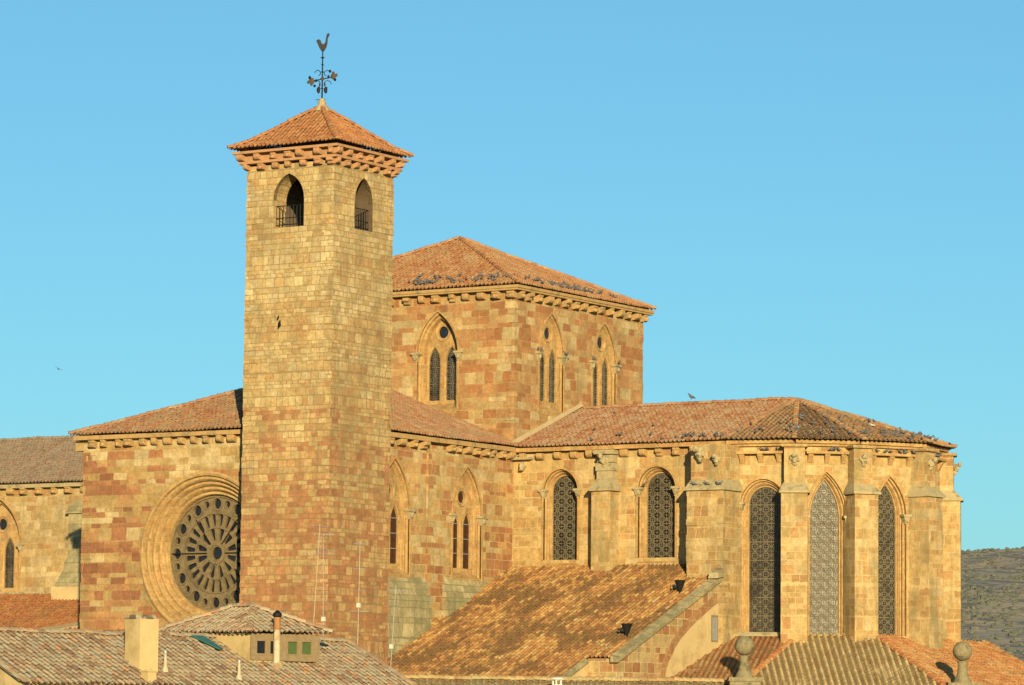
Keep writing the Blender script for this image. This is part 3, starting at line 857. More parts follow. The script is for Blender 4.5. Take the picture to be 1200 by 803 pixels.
# ------------------------------------------------------------------ crossing tower
LX0, LX1, LY0, LY1 = -17.6, 0., 0., 14.9
t = thing('crossing_tower', 'massive square crossing tower of banded red stone with low pyramid tile roof', 'tower', ((LX0 + LX1) / 2, (LY0 + LY1) / 2, 0))
FS, FE = south(LY0), east(LX1)
wt = MB(); holes_s, holes_e = [], []
LZ = 35.0
for c in (-5.42, -12.2): holes_s.append(win_double(FS, c, 28.72, t))
for c in (4.08, 10.22): holes_e.append(win_double(FE, c, 28.72, t, hw=1.38, depth=.30))
panel(wt, FS, [rect(LX0, LX1, 0, LZ)] + holes_s, 0, .3)
panel(wt, FE, [rect(LY0 + .3, LY1 - .3, 0, LZ)] + holes_e, 0, .3)
panel(wt, north(LY1), [rect(LX0, LX1, 0, LZ)], 0, .3)
panel(wt, west(LX0), [rect(LY0 + .3, LY1 - .3, 0, LZ)], 0, .3)
quoins(wt, LX1, LY0, -1, 1, 26, 34.4, 4, .43); quoins(wt, LX1, LY1, -1, -1, 26, 34.4, 5, .43)
part('wall', wt, M['lantern'], t)
cn = MB(); belt(cn, LX0, LX1, LY0, LY1, .46, 34.97, 35.09, .3); belt(cn, LX0, LX1, LY0, LY1, .52, 35.09, 35.26, .3)
part('cornice', cn, M['corbel'], t)
corbels(FS, LX0 + .3, LX1 - .1, 17, 34.50, t, 'corbel', (.46, .46, .42), 5)
corbels(FE, LY0 + .3, LY1 - .1, 15, 34.50, t, 'corbel', (.46, .46, .42), 6)
rf = MB(); ov, ez = .58, 35.30; ap = (-8.8, 7.45, 39.38)
C4 = [(LX0 - ov, LY0 - ov), (LX1 + ov, LY0 - ov), (LX1 + ov, LY1 + ov), (LX0 - ov, LY1 + ov)]
for i in range(4):
    roof(rf, [(*C4[i], ez), (*C4[(i + 1) % 4], ez), ap], seed=20 + i)
    caps(rf, (*C4[i], ez), ap, seed=10 + i)
part('roof', rf, [M['t_lantern'], M['mortar']], t)

# ------------------------------------------------------------------ transept
t = thing('transept', 'transept block of banded red stone with great rose window and hipped tile roof', 'building', (-8.8, -9, 0))
EX0, EX1, EY0 = -17.6, 0., -18.0
FS, FE = south(EY0), east(EX1)
EZ = 25.45
wt = MB()
RC, RZ = -8.80, 18.92
panel(wt, FS, [rect(EX0, EX1, 0, EZ), circ(RC, RZ, 4.30, 64)], 0, .4)
quoins(wt, EX0, EY0, 1, 1, 12, 24.8, 6, .42)
part('wall', wt, M['front'], t)
wt = MB()
h = [win_double(FE, c, 18.44, t, hw=1.52, zs=2.95, za=5.80, gmat='glassr', lat=False, depth=.42) for c in (-4.92, -12.35)]
panel(wt, FE, [rect(EY0 + .4, -.02, 0, EZ)] + h, 0, .4)
part('side_wall', wt, M['east'], t)
wt = MB(); panel(wt, west(EX0), [rect(EY0 + .4, -.02, 0, EZ)], 0, .4); part('side_wall', wt, M['east'], t)
wt = MB(); wt.box(.002, .12, -9.15, -7.55, 0, 24.9); part('pilaster', wt, M['east'], t)
# sloped weathering under the side windows
wt = MB()
for a0, a1, zt in ((-14.4, -9.16, 17.75), (-7.54, -2.6, 17.85)):
    wt.hexa([FE(a0, zt - 1.35, 0), FE(a1, zt - 1.35, 0), FE(a1, zt - 1.35, .5), FE(a0, zt - 1.35, .5), FE(a0, zt, 0), FE(a1, zt, 0), FE(a1, zt - .1, .03), FE(a0, zt - .1, .03)])
    wt.box(.001, .47, a0, a1, 9, zt - 1.36)
part('sloped_base', wt, M['slope'], t)
# rose window
w_ = MB()
prof = [(4.52, .0), (4.52, .12), (4.40, .16), (4.28, .12), (4.24, -.05), (4.10, -.02), (4.02, -.12), (3.97, -.30), (3.84, -.26), (3.76, -.36), (3.70, -.52), (3.58, -.48), (3.50, -.58), (3.43, -.74), (3.30, -.72), (3.26, -.82), (3.23, -1.0), (3.2, -1.02), (3.2, -1.35)]
for (ra, da), (rb, db) in zip(prof, prof[1:]): ring(w_, FS, circ(RC, RZ, ra, 64), da, circ(RC, RZ, rb, 64), db, True)
wo = part('rose_window', w_, M['dressed'], t)
loops = [circ(RC, RZ, 3.23, 64), circ(RC, RZ, .36, 16)]
def petal(ang, r0, r1, w0, w1, n=6):
    L = []
    for i in range(n + 1):
        a = pi * i / n; L.append((r1 + w1 * sin(a) , w1 * cos(a)))
    for i in range(n + 1):
        a = pi * i / n; L.append((r0 - w0 * sin(a), -w0 * cos(a)))
    return [(RC + x * cos(ang) - y * sin(ang), RZ + x * sin(ang) + y * cos(ang)) for x, y in L]
for i in range(12):
    loops.append(petal(2 * pi * (i + .5) / 12, .80, 1.26, .10, .175))
for i in range(24):
    loops.append(petal(2 * pi * (i + .5) / 24, 1.60, 2.06, .105, .15))
for i in range(12):
    a = 2 * pi * i / 12 + pi / 2; loops.append(circ(RC + 2.76 * cos(a), RZ + 2.76 * sin(a), .29, 14))
    a += pi / 12; loops.append(circ(RC + 2.80 * cos(a), RZ + 2.80 * sin(a), .19, 12))
tr = MB(); panel(tr, FS, loops, -1.05, .22)
for i in range(24):                    # small pierced trefoils between the rings
    a = 2 * pi * i / 24 + pi / 24; loops.append(circ(RC + 2.36 * cos(a), RZ + 2.36 * sin(a), .075, 8))
def rr_(r0, r1, d, n=48, c=(RC, RZ)):
    A, B = circ(c[0], c[1], r0, n), circ(c[0], c[1], r1, n)
    ring(tr, FS, A, -1.05, A, d, True); ring(tr, FS, A, d, B, d, True); ring(tr, FS, B, d, B, -1.05, True)
rr_(.62, .44, -.96, 32); rr_(1.48, 1.40, -1.0); rr_(2.26, 2.20, -.98); rr_(3.20, 3.12, -.96, 64)
for i in range(12):
    a = 2 * pi * i / 12 + pi / 2; rr_(.38, .31, -.98, 16, (RC + 2.76 * cos(a), RZ + 2.76 * sin(a)))
    a += pi / 12; rr_(.26, .20, -.99, 12, (RC + 2.80 * cos(a), RZ + 2.80 * sin(a)))
part('tracery', tr, M['rosebrown'], wo)
gl = MB(); panel(gl, FS, [circ(RC, RZ, 3.24, 48)], -1.22, .04); part('glass', gl, M['glassd'], wo)
ib = MB()
ib.tube(FS(RC - 3.1, RZ, -.99), FS(RC - .6, RZ, -.99), .035, n=6); ib.tube(FS(RC + .6, RZ, -.99), FS(RC + 3.1, RZ, -.99), .035, n=6)
for a in (rad(127), rad(52)): ib.tube(FS(RC + .62 * cos(a), RZ + .62 * sin(a), -.97), FS(RC + 2.35 * cos(a), RZ + 2.35 * sin(a), -.97), .03, n=6)
part('glazing_bar', ib, M['iron'], wo)
cn = MB()
ov = .42
cn.box(EX0 - ov, EX1 + ov, EY0 - ov, EY0 + .4, 25.42, 25.66); cn.box(EX1 - .3, EX1 + ov, EY0 + .4, -.05, 25.40, 25.66); cn.box(EX0 - ov, EX0 + .3, EY0 + .4, -.05, 25.40, 25.66)
part('cornice', cn, M['corbel'], t)
cn = MB(); cn.box(EX0 - .62, EX0 - .002, EY0 + .02, EY0 + .8, 24.85, 25.40); part('corner_block', cn, M['nave'], t)
corbels(FS, EX0 + .75, EX1 - .6, 19, 24.98, t, 'corbel', (.42, .44, .40), 9)
corbels(FE, -13.0, -9.7, 4, 24.98, t, 'corbel', (.46, .42, .40), 10); corbels(FE, -7.0, -.6, 8, 24.98, t, 'corbel', (.46, .42, .40), 11)
rf = MB(); ez = 25.70; o_ = .60; RX, RY, RZt = -8.8, -9.3, 29.42
roof(rf, [(EX0 - o_, EY0 - o_, ez), (EX1 + o_, EY0 - o_, ez), (RX, RY, RZt)], seed=31)
roof(rf, [(EX1 + o_, EY0 - o_, ez), (EX1 + o_, 0, ez), (RX, 0, RZt), (RX, RY, RZt)], seed=32)
roof(rf, [(EX0 - o_, 0, ez), (EX0 - o_, EY0 - o_, ez), (RX, RY, RZt), (RX, 0, RZt)], seed=33)
caps(rf, (EX0 - o_, EY0 - o_, ez), (RX, RY, RZt), seed=20); caps(rf, (EX1 + o_, EY0 - o_, ez), (RX, RY, RZt), seed=21); caps(rf, (RX, RY, RZt), (RX, 0, RZt), seed=22)
part('roof', rf, [M['t_transept'], M['mortar']], t)

# ------------------------------------------------------------------ nave (left) and its aisle
t = thing('nave', 'pale ochre nave wall with grey-pink tile roof, left of the rose window', 'building', (-40, 7, 0))
FS = south(0)
wt = MB(); NZ = 24.3
h = [win_double(FS, c, 17.9, t, hw=1.95, zs=2.7, za=5.75, depth=.55, lmat='lead') for c in (-39.15, -47.5)]
panel(wt, FS, [rect(-62, -17.7, 0, NZ)] + h, 0, .4)
part('wall', wt, M['nave'], t)
bt = MB()
def bhex(x0, x1, y, z0, x0b, yb, z1):
    bt.hexa([(x0, -y, z0), (x1, -y, z0), (x1, -.002, z0), (x0, -.002, z0), (x0b, -yb, z1), (x1, -yb, z1), (x1, -.002, z1), (x0b, -.002, z1)])
bt.box(-33.1, -31.4, -.62, -.002, 10, 19.4)
bhex(-33.1, -31.4, .62, 19.401, -32.95, .45, 19.8)
bt.box(-32.95, -31.4, -.44, -.002, 19.801, 22.5)
bhex(-33.1, -31.4, .6, 22.501, -33.1, .6, 22.65); bhex(-33.05, -31.4, .58, 22.651, -32.7, .2, 23.4)
bhex(-33.5, -31.4, 1.1, 17.9, -33.1, .63, 19.0)
part('buttress', bt, M['slope'], t)
bt = MB(); bt.box(-33.6, -31.2, -1.2, -.17, 16.9, 17.88); part('buttress_foot', bt, M['cream'], t)
cn = MB(); cn.box(-62, -17.7, -.42, .3, 24.22, 24.46); cn.box(-62, -17.7, -.16, -.002, 17.35, 17.62); part('cornice', cn, M['lichen'], t)
corbels(FS, -60.5, -19.0, 36, 23.80, t, 'corbel', (.42, .44, .38), 12)
rf = MB(); roof(rf, [(-62, -.6, 24.5), (-17.7, -.6, 24.5), (-17.7, 7.5, 28.0), (-62, 7.5, 28.0)], seed=41)
roof(rf, [(-17.7, 15.6, 24.5), (-62, 15.6, 24.5), (-62, 7.5, 28.0), (-17.7, 7.5, 28.0)], seed=42)
caps(rf, (-62, 7.5, 28.0), (-17.7, 7.5, 28.0), seed=23)
part('roof', rf, [M['t_nave'], M['mortar']], t)
wt = MB(); panel(wt, north(15), [rect(-62, -17.7, 0, NZ)], 0, .4); part('back_wall', wt, M['nave'], t)

t = thing('nave_aisle', 'low aisle under a bright red tile lean-to roof below the nave window', 'building', (-40, -4, 0))
rf = MB(); roof(rf, [(-62, -9.5, 13.3), (-17.75, -9.5, 13.3), (-17.75, -.18, 17.4), (-62, -.18, 17.4)], seed=43); part('roof', rf, [M['t_aisle'], M['mortar']], t)
wt = MB(); panel(wt, south(-9.0), [rect(-62, -17.75, 0, 13.3)], 0, .4); part('wall', wt, M['nave'], t)
pt_ = MB(); pt_.hexa([(-33.4, -6.6, 14.55), (-26.5, -4.0, 15.65), (-26.0, -4.6, 15.40), (-33.1, -7.4, 14.2), (-33.4, -6.6, 14.72), (-26.5, -4.0, 15.86), (-26.0, -4.6, 15.62), (-33.1, -7.4, 14.40)]); part('mortar_patch', pt_, M['mortar'], t)
fn = MB(); fn.lathe((-30.4, -8.6, 13.6), [(.45, 0), (.4, .2), (.15, .35), (.13, .9), (0, .92)], 10); part('stone_finial', fn, M['slope'], t)

# ------------------------------------------------------------------ chancel with apse
t = thing('chancel_apse', 'golden stone chancel ending in a polygonal apse with tall windows between buttresses', 'building', (8, 7.5, 0))
AC = Vector((14.75, 7.5)); AR = 7.55
PH = [-3, 27, 55, 84, 114, 144, 183]
OFF = {84: .85, 114: 1.0, 144: .8, 183: 0}      # the east end is a little longer than a regular polygon
def apt(ph, r): return (AC.x + OFF.get(ph, 0) + r * sin(rad(ph)), AC.y - r * cos(rad(ph)))
FS = south(0); CZ = 25.35
wt = MB()
hs = [win_single(FS, 3.28, .86, 19.08, 23.08, 24.0, t, depth=.5, cell=.49, splay=.30, dense=3, wd=.03),
      win_single(FS, 9.72, .93, 19.12, 23.05, 23.98, t, depth=.5, cell=.49, splay=.30, dense=3, wd=.03)]
panel(wt, FS, [rect(.01, apt(-3, AR)[0] + .02, 0, CZ)] + hs, 0, .4)
wt.box(.003, 2.0, -.06, -.002, 17, 22.4)
wt.box(.003, 12.9, -.16, -.004, 0, 18.72)
faces = []
for i in range(6):
    a, b_ = apt(PH[i], AR), apt(PH[i + 1], AR)
    u = Vector((b_[0] - a[0], b_[1] - a[1])); L = u.length; u /= L
    faces.append((Frame(a, (u.x, u.y), (u.y, -u.x)), L))
specs = [(.96, 14.75, 22.05, 23.05, 'glassd', 1), (.84, 14.75, 21.3, 23.45, 'glass_glare', 1), (.70, 14.75, 21.5, 23.3, 'glassd', 1), (.70, 14.75, 21.5, 23.3, 'glassd', 1)]
for i, (fr, L) in enumerate(faces):
    hl = []
    if i < 4:
        hw, z0, zs, za, gm, dn = specs[i]
        hl = [win_single(fr, L / 2 + (.12 if i == 0 else 0), hw, z0, zs, za, t, gmat=gm, lmat='leadd' if i == 1 else 'lead', depth=.5, cell=.52, splay=.36, dense=3, wd=.03)]
    panel(wt, fr, [rect(.01, L - .01, 0, CZ)] + hl, 0, .4)
panel(wt, north(15.05), [rect(0, 14.4, 0, CZ)], 0, .4)
part('wall', wt, M['chancel'], t)
# straight wall buttress
bt = MB()
bt.box(5.95, 7.2, -1.0, -.002, 0, 22.95)
bo = part('buttress', bt, M['butt'], t)
bt = MB()
bt.hexa([(5.80, -1.18, 22.95), (7.36, -1.18, 22.95), (7.36, -.002, 22.95), (5.80, -.002, 22.95), (5.80, -1.18, 23.07), (7.36, -1.18, 23.07), (7.36, -.002, 23.07), (5.80, -.002, 23.07)])
bt.hexa([(5.80, -1.18, 23.071), (7.36, -1.18, 23.071), (7.36, -.002, 23.071), (5.80, -.002, 23.071), (6.03, -.62, 23.65), (7.12, -.62, 23.65), (7.12, -.002, 23.65), (6.03, -.002, 23.65)])
for z_, w_2 in ((23.66, .0), (24.13, .05), (24.62, -.02)): bt.box(6.05 - w_2, 7.1 + w_2, -.6 - w_2, -.002, z_, z_ + .45)
bt.box(5.9, 7.2, -.75, -.002, 25.08, 25.33)
part('weathering', bt, M['lichen'], bo)
grotesque(FS, 6.55, 24.75, .5, t, 31, .9)
# great corner buttress
bt = MB(); x0, x1, d = 12.80, 15.12, 1.95
bt.box(x0, x1, -d, .25, 0, 22.75)
ww = MB()
ww.hexa([(x0 - .14, -d - .16, 22.752), (x1 + .14, -d - .16, 22.752), (x1 + .14, .25, 22.752), (x0 - .14, .25, 22.752), (x0 - .12, -d - .14, 22.87), (x1 + .12, -d - .14, 22.87), (x1 + .12, .25, 22.87), (x0 - .12, .25, 22.87)])
ww.hexa([(x0 - .12, -d - .14, 22.871), (x1 + .12, -d - .14, 22.871), (x1 + .12, .25, 22.871), (x0 - .12, .25, 22.871), (x0 + .05, -d + .3, 23.35), (x1 - .05, -d + .3, 23.35), (x1 - .05, .25, 23.35), (x0 + .05, .25, 23.35)])
bt.box(x0 + .05, x1 - .08, -d + .35, .25, 23.35, 25.36)
quoins(bt, x1, -d, -1, 1, 14, 22.7, 7, .42); quoins(bt, x0, -d, 1, 1, 18, 22.7, 8, .42)
bo = part('buttress', bt, M['butt'], t); part('weathering', ww, M['lichen'], bo)
grotesque(FS, 13.6, 24.85, 1.75, t, 32, 1.0); grotesque(FS, 14.6, 24.5, 1.7, t, 39, .7)
# radial apse buttresses
for i, ph in enumerate(PH[1:5]):
    n_ = Vector((sin(rad(ph)), -cos(rad(ph)))); u = (-n_.y, n_.x)
    fr = Frame((AC.x + OFF.get(ph, 0), AC.y), u, (n_.x, n_.y))
    bt = MB(); h1 = .74; r0, r1 = AR - .35, AR + 1.0
    def bx(a, z0, z1, ra, rb, a2=None, rb2=None):
        a2 = a if a2 is None else a2; rb2 = rb if rb2 is None else rb2
        bt.hexa([fr(-a, z0, ra), fr(a, z0, ra), fr(a, z0, rb), fr(-a, z0, rb), fr(-a2, z1, ra), fr(a2, z1, ra), fr(a2, z1, rb2), fr(-a2, z1, rb2)])
    bx(h1, 0, 22.6, r0, r1)
    bx(h1 - .16, 23.2, 25.2, r0, r1 - .40)
    bx(h1 - .02, 25.2, 25.36, r0, r1 - .22)
    bo = part('buttress', bt, M['butt'], t); bt = MB()
    bx(h1 + .12, 22.602, 22.72, r0, r1 + .14)
    bx(h1 + .11, 22.721, 23.2, r0, r1 + .13, h1 - .12, r1 - .35)
    part('weathering', bt, M['lichen'], bo)
    grotesque(fr, 0, 24.55, r1 - .45, t, 50 + i * 7, .8)
# ledge on brackets below the eaves, and the cornice
cn = MB()
for i, (fr, L) in enumerate(faces[:5]):
    m = .6
    cn.hexa([fr(a, z, d_) for z in (24.86, 25.0) for a, d_ in ((m, -.1), (L - m, -.1), (L - m, .42), (m, .42))])
    for k in range(3):
        s = L / 2 + (k - 1) * (L - 2 * m - .55) / 2
        cn.hexa([fr(s - .13, 24.36, -.05), fr(s + .13, 24.36, -.05), fr(s + .13, 24.36, .06), fr(s - .13, 24.36, .06),
                 fr(s - .15, 24.858, -.05), fr(s + .15, 24.858, -.05), fr(s + .15, 24.858, .36), fr(s - .15, 24.858, .36)])
    cn.hexa([fr(a, z, d_) for z in (25.30, 25.44) for a, d_ in ((0, -.2), (L, -.2), (L, .2), (0, .2))])
    cn.hexa([fr(a, z, d_) for z in (25.442, 25.63) for a, d_ in ((0, -.2), (L, -.2), (L + .0, .34), (-.0, .34))])
cn.box(.05, 14.3, -.40, .3, 25.38, 25.62)
part('cornice', cn, M['dressed'], t)
corbels(FS, .75, 5.4, 5, 24.90, t, 'corbel', (.42, .44, .38), 14); corbels(FS, 7.7, 12.2, 5, 24.90, t, 'corbel', (.42, .44, .38), 15)
kb = MB(); kb.blob(FS(.75, 24.55, .25), .2, .25, .28, 3, .3); kb.box(.0, 1.4, -.38, -.003, 24.95, 25.1); part('corbel', kb, M['lichen'], t)
ez = 25.64; o_ = .58; rz_ = 28.50
rf = MB()
roof(rf, [(0, -o_, ez), (14.35, -o_, ez), (14.75, 7.5, rz_), (0, 7.5, rz_)], seed=51)
roof(rf, [(14.4, 15.6, ez), (0, 15.6, ez), (0, 7.5, rz_), (14.75, 7.5, rz_)], seed=52)
caps(rf, (0.3, 7.5, rz_), (14.75, 7.5, rz_), seed=24)
part('roof', rf, [M['t_chancel'], M['mortar']], t)
rf = MB(); ER = AR + .75
ec = [(14.35, -o_)] + [apt(p, ER) for p in PH[1:6]] + [(14.4, 15.6)]
for i in range(6):
    roof(rf, [(*ec[i], ez), (*ec[i + 1], ez), (14.75, 7.5, rz_)], seed=53 + i, tw=.30)
    caps(rf, (*ec[i], ez), (14.75, 7.5, rz_), seed=30 + i)
part('apse_roof', rf, [M['t_apse'], M['mortar']], t)
# flashing of mortar where the roofs meet the crossing tower
cn = MB()
cn.hexa([(.002, -.5, 25.75), (.22, -.5, 25.75), (.22, 7.5, 28.72), (.002, 7.5, 28.72), (.002, -.5, 25.98), (.06, -.5, 25.98), (.06, 7.5, 28.92), (.002, 7.5, 28.92)])
part('flashing', cn, M['mortar'], t)

# ------------------------------------------------------------------ side chapel under a lean-to roof
t = thing('side_chapel', 'side chapel in the corner of transept and chancel under one big mossy lean-to tile roof', 'building', (7, -9, 0))
zl = lambda y: 18.72 + .42 * y
rf = MB()
roof(rf, [(0.03, -13.3, zl(-13.3)), (12.85, -13.3, zl(-13.3)), (12.85, -.17, zl(-.17)), (.03, -.17, zl(-.17))], seed=61, tw=.27, th=.46, amp=.12)
roof(rf, [(12.85, -13.3, zl(-13.3)), (15.0, -13.3, zl(-13.3)), (15.0, -2.2, zl(-2.2)), (12.85, -2.2, zl(-2.2))], seed=61, tw=.27, th=.46, amp=.12)
roof(rf, [(1.14, -21.5, zl(-21.5)), (13.2, -21.5, zl(-21.5)), (13.2, -13.3, zl(-13.3)), (1.14, -13.3, zl(-13.3))], seed=61, tw=.27, th=.46, amp=.12)
roof(rf, [(.03, -14.48, zl(-14.48)), (1.14, -14.48, zl(-14.48)), (1.14, -13.3, zl(-13.3)), (.03, -13.3, zl(-13.3))], seed=61, tw=.27, th=.46, amp=.12)
part('roof', rf, [M['t_leanto'], M['mortar']], t)
cp = MB()
def coping(x0, x1, ya, yb, lo, hi):
    cp.hexa([(x0, ya, zl(ya) + lo), (x1, ya, zl(ya) + lo), (x1, yb, zl(yb) + lo), (x0, yb, zl(yb) + lo), (x0, ya, zl(ya) + hi), (x1, ya, zl(ya) + hi - .1), (x1, yb, zl(yb) + hi - .1), (x0, yb, zl(yb) + hi)])
coping(14.72, 15.22, -13.45, -2.16, -.14, .20)
cp.hexa([(14.7, -2.9, zl(-2.5) + .1), (15.35, -2.9, zl(-2.5) + .1), (15.35, -2.16, zl(-2.2) + .1), (14.7, -2.16, zl(-2.2) + .1), (14.75, -2.75, zl(-2.5) + .5), (15.3, -2.75, zl(-2.5) + .45), (15.3, -2.16, zl(-2.2) + .55), (14.75, -2.16, zl(-2.2) + .6)])
coping(13.1, 13.42, -21.5, -13.46, -.12, .10)
part('verge_coping', cp, M['slope'], t)
wt = MB(); FE = east(15.0)
panel(wt, FE, [[(-13.2, 0), (-2.2, 0), (-2.2, zl(-2.2) - .15), (-13.2, zl(-13.2) - .15)]], 0, .5)
panel(wt, south(-13.2), [rect(13.2, 14.5, 0, zl(-13.2) - .03)], 0, .5)
part('gable_wall', wt, M['plasterwall'], t)
# relieving arch of red stones and the rendered panel below it
ar = MB()
intr = [(-2.26, 16.42), (-2.85, 16.20), (-3.5, 15.9), (-4.2, 15.57), (-4.85, 15.25), (-5.5, 14.9), (-6.15, 14.5), (-6.7, 14.12), (-7.2, 13.68), (-7.65, 13.15), (-8.0, 12.6), (-8.3, 11.9), (-8.5, 11.1)]
outr = []
for i, (y, z) in enumerate(intr):
    y0, z0 = intr[max(i - 1, 0)]; y1, z1 = intr[min(i + 1, len(intr) - 1)]
    L = math.hypot(y1 - y0, z1 - z0); outr.append((min(y + (z1 - z0) / L * .55, -2.26), z - (y1 - y0) / L * .55))
for i in range(len(intr) - 1):
    e = .06; P0 = [intr[i], intr[i + 1], outr[i + 1], outr[i]]
    cy = sum(q[0] for q in P0) / 4; cz = sum(q[1] for q in P0) / 4
    ar.hexa([FE(cy + (y - cy) * .94, cz + (z - cz) * .94, dd) for dd in (-.02, .02 + .012 * (i % 3)) for y, z in P0])
part('relieving_arch', ar, M['archstone'], t)
pl = MB(); lp = [(-2.26, 9.0)] + intr + [(-8.5, 9.0)]
panel(pl, FE, [lp, rect(-3.02, -2.36, 14.3, 15.68)], .018, .016); part('rendered_panel', pl, M['cream'], t)
wi = MB(); panel(wi, FE, [rect(-3.08, -2.32, 14.25, 15.74), rect(-2.98, -2.40, 14.34, 15.64)], .04, .06); wo = part('window', wi, M['wood'], t)
gw = MB(); panel(gw, FE, [rect(-3.0, -2.38, 14.32, 15.66)], .010, .008); part('shutter', gw, M['zinc'], wo)
wt = MB()
FE2 = east(13.2)
panel(wt, FE2, [[(-21.4, 0), (-13.21, 0), (-13.21, zl(-13.21) - .13), (-21.4, zl(-21.4) - .13)]], 0, .4)
panel(wt, south(-21.3), [rect(1.2, 12.78, 0, zl(-21.3) - .15)], 0, .4)
part('rendered_wall', wt, M['cream'], t)
for j, (x, y) in enumerate(((13.75, -4.35), (13.95, -10.45))):  # black solids modelled for dark marks on the chapel roof
    v = thing('roof_dark_shape', ('black funnel-shaped solid for a dark mark at the upper end of the stone verge', 'black funnel-shaped solid for a dark mark at the lower end of the stone verge')[j], 'vent', (x, y, zl(y)), 'black shapes beside the chapel verge')
    m = MB(); z = zl(y)
    m.lathe((x, y, z), [(.05, -.1), (.07, .1), (.12, .22), (.30, .70), (.33, .74), (.28, .74), (0, .60)], 12); part('funnel', m, M['black'], v)
    m = MB(); m.hexa([Vector((x, y, z + a)) - P_ * b2 + W_ * c2 for a, b2, c2 in ((.30, .1, -.03), (.36, .42, -.03), (.36, .42, .03), (.30, .1, .03), (.46, .1, -.03), (.50, .42, -.03), (.50, .42, .03), (.46, .1, .03))]); part('side_fin', m, M['black'], v)

# ------------------------------------------------------------------ ambulatory
t = thing('ambulatory', 'low ambulatory ring around the apse with a fanned red and ochre tile roof', 'building', (20, 0, 0))
A_, B_, Cc = (18.35, 1.0, 14.68), (19.25, -7.1, 11.83), (14.3, -.3, 14.70)
A2, B2, C2 = (21.75, 3.5, 14.73), (27.95, -.9, 11.94), (22.4, 6.7, 14.70)
D2 = (20.9, 11.6, 14.7)
def pz(P, x, y):
    a, b_, c = [Vector(q) for q in P]; n = (b_ - a).cross(c - a); return a.z - (n.x * (x - a.x) + n.y * (y - a.y)) / n.z
def ext(p, q, k): return tuple(p[i] + (q[i] - p[i]) * k for i in range(3))
B_e, B2e = ext(A_, B_, 1.25), ext(A2, B2, 1.25)
P1 = (A_, B_, Cc); P3 = (A2, B2, C2)
def on1(x, y): return (x, y, pz(P1, x, y))
def on3(x, y): return (x, y, pz(P3, x, y))
rf = MB()
roof(rf, [A_, B_e, B2e, A2], seed=71, tw=.37, th=.46, amp=.16)
part('front_roof', rf, [M['t_ambulc'], M['mortar']], t)
rf = MB()
roof(rf, [B_e, A_, on1(15.1, .0), on1(15.02, -2.2), on1(15.02, -10.6)], seed=72, tw=.30, amp=.08)
roof(rf, [A2, B2e, on3(35.5, 8.0), on3(24.0, 13.0), on3(22.4, 6.7)], seed=73, tw=.30, amp=.08)
e3 = on3(24.0, 13.0); e4 = on3(35.5, 8.0)
caps(rf, B_e, A_, r=.17, seed=41); caps(rf, B2e, A2, r=.17, seed=42); caps(rf, e4, e3, r=.17, seed=43)
part('roof', rf, [M['t_ambul'], M['mortar']], t)
wt = MB(); rg = [(15.03, -10.2), (B_e[0], B_e[1] + .3), (B2e[0] - .4, B2e[1] + .2), (34.6, 7.6), (34.0, 20), (15, 24)]
zz = [on1(15.03, -10.4)[2] - .25, B_e[2] - .2, B2e[2] - .2, e4[2] - .35, 8, 8]
for i in range(5):
    p, q = rg[i], rg[i + 1]
    wt.face([(*p, 0), (*q, 0), (*q, zz[i + 1]), (*p, zz[i])])
wt.face([(*e3[:2], 0), (34, 20, 0), (34, 20, 8), e3])
part('wall', wt, M['chancel'], t)
mo = MB()
mo.hexa([(15.15, -.55, 14.62), (18.1, .35, 14.62), (18.1, .9, 14.62), (15.15, .2, 14.62), (15.15, -.25, 14.86), (18.1, .6, 14.86), (18.1, .95, 14.86), (15.15, .25, 14.86)])
part('mortar_fillet', mo, M['lichen'], t)

M['ballstone'] = plain('stone_finial', (.20, .165, .09), (.32, .26, .14), 5, bump=.6, stain=2.2, stain_col=(.11, .10, .055))
def finial(x, y, zb, label):
    v = thing('ball_finial', label, 'finial', (x, y, zb), 'stone ball finials before the apse')
    m = MB()
    m.hexa([Vector((x, y, z)) + P_ * a * k2 + W_ * b2 * k2 for z, k2 in ((zb - 6, .82), (zb - .12, .82)) for a, b2 in ((-1, -1), (1, -1), (1, 1), (-1, 1))])
    m.hexa([Vector((x, y, z)) + P_ * a * k2 + W_ * b2 * k2 for z, k2 in ((zb - .118, .9), (zb + .08, .86)) for a, b2 in ((-1, -1), (1, -1), (1, 1), (-1, 1))])
    part('pedestal', m, M['ballstone'], v)
    m = MB(); m.lathe((x, y, zb + .06), [(.52, 0), (.46, .15), (.30, .45), (.24, .85), (.27, 1.1), (.32, 1.2)], 16); part('neck', m, M['ballstone'], v, smooth=True)
    m = MB(); m.lathe((x, y, zb + 1.78), [(max(.001, .53 * sin(pi * i / 12)), -.53 * cos(pi * i / 12)) for i in range(13)], 20); part('ball', m, M['ballstone'], v, smooth=True)
finial(19.55, -7.5, 12.15, 'round stone ball on a tapering neck and pedestal, left of the fanned ochre roof')
finial(28.9, -.1, 12.0, 'round stone ball on a tapering neck and pedestal, nearest the far hillside')

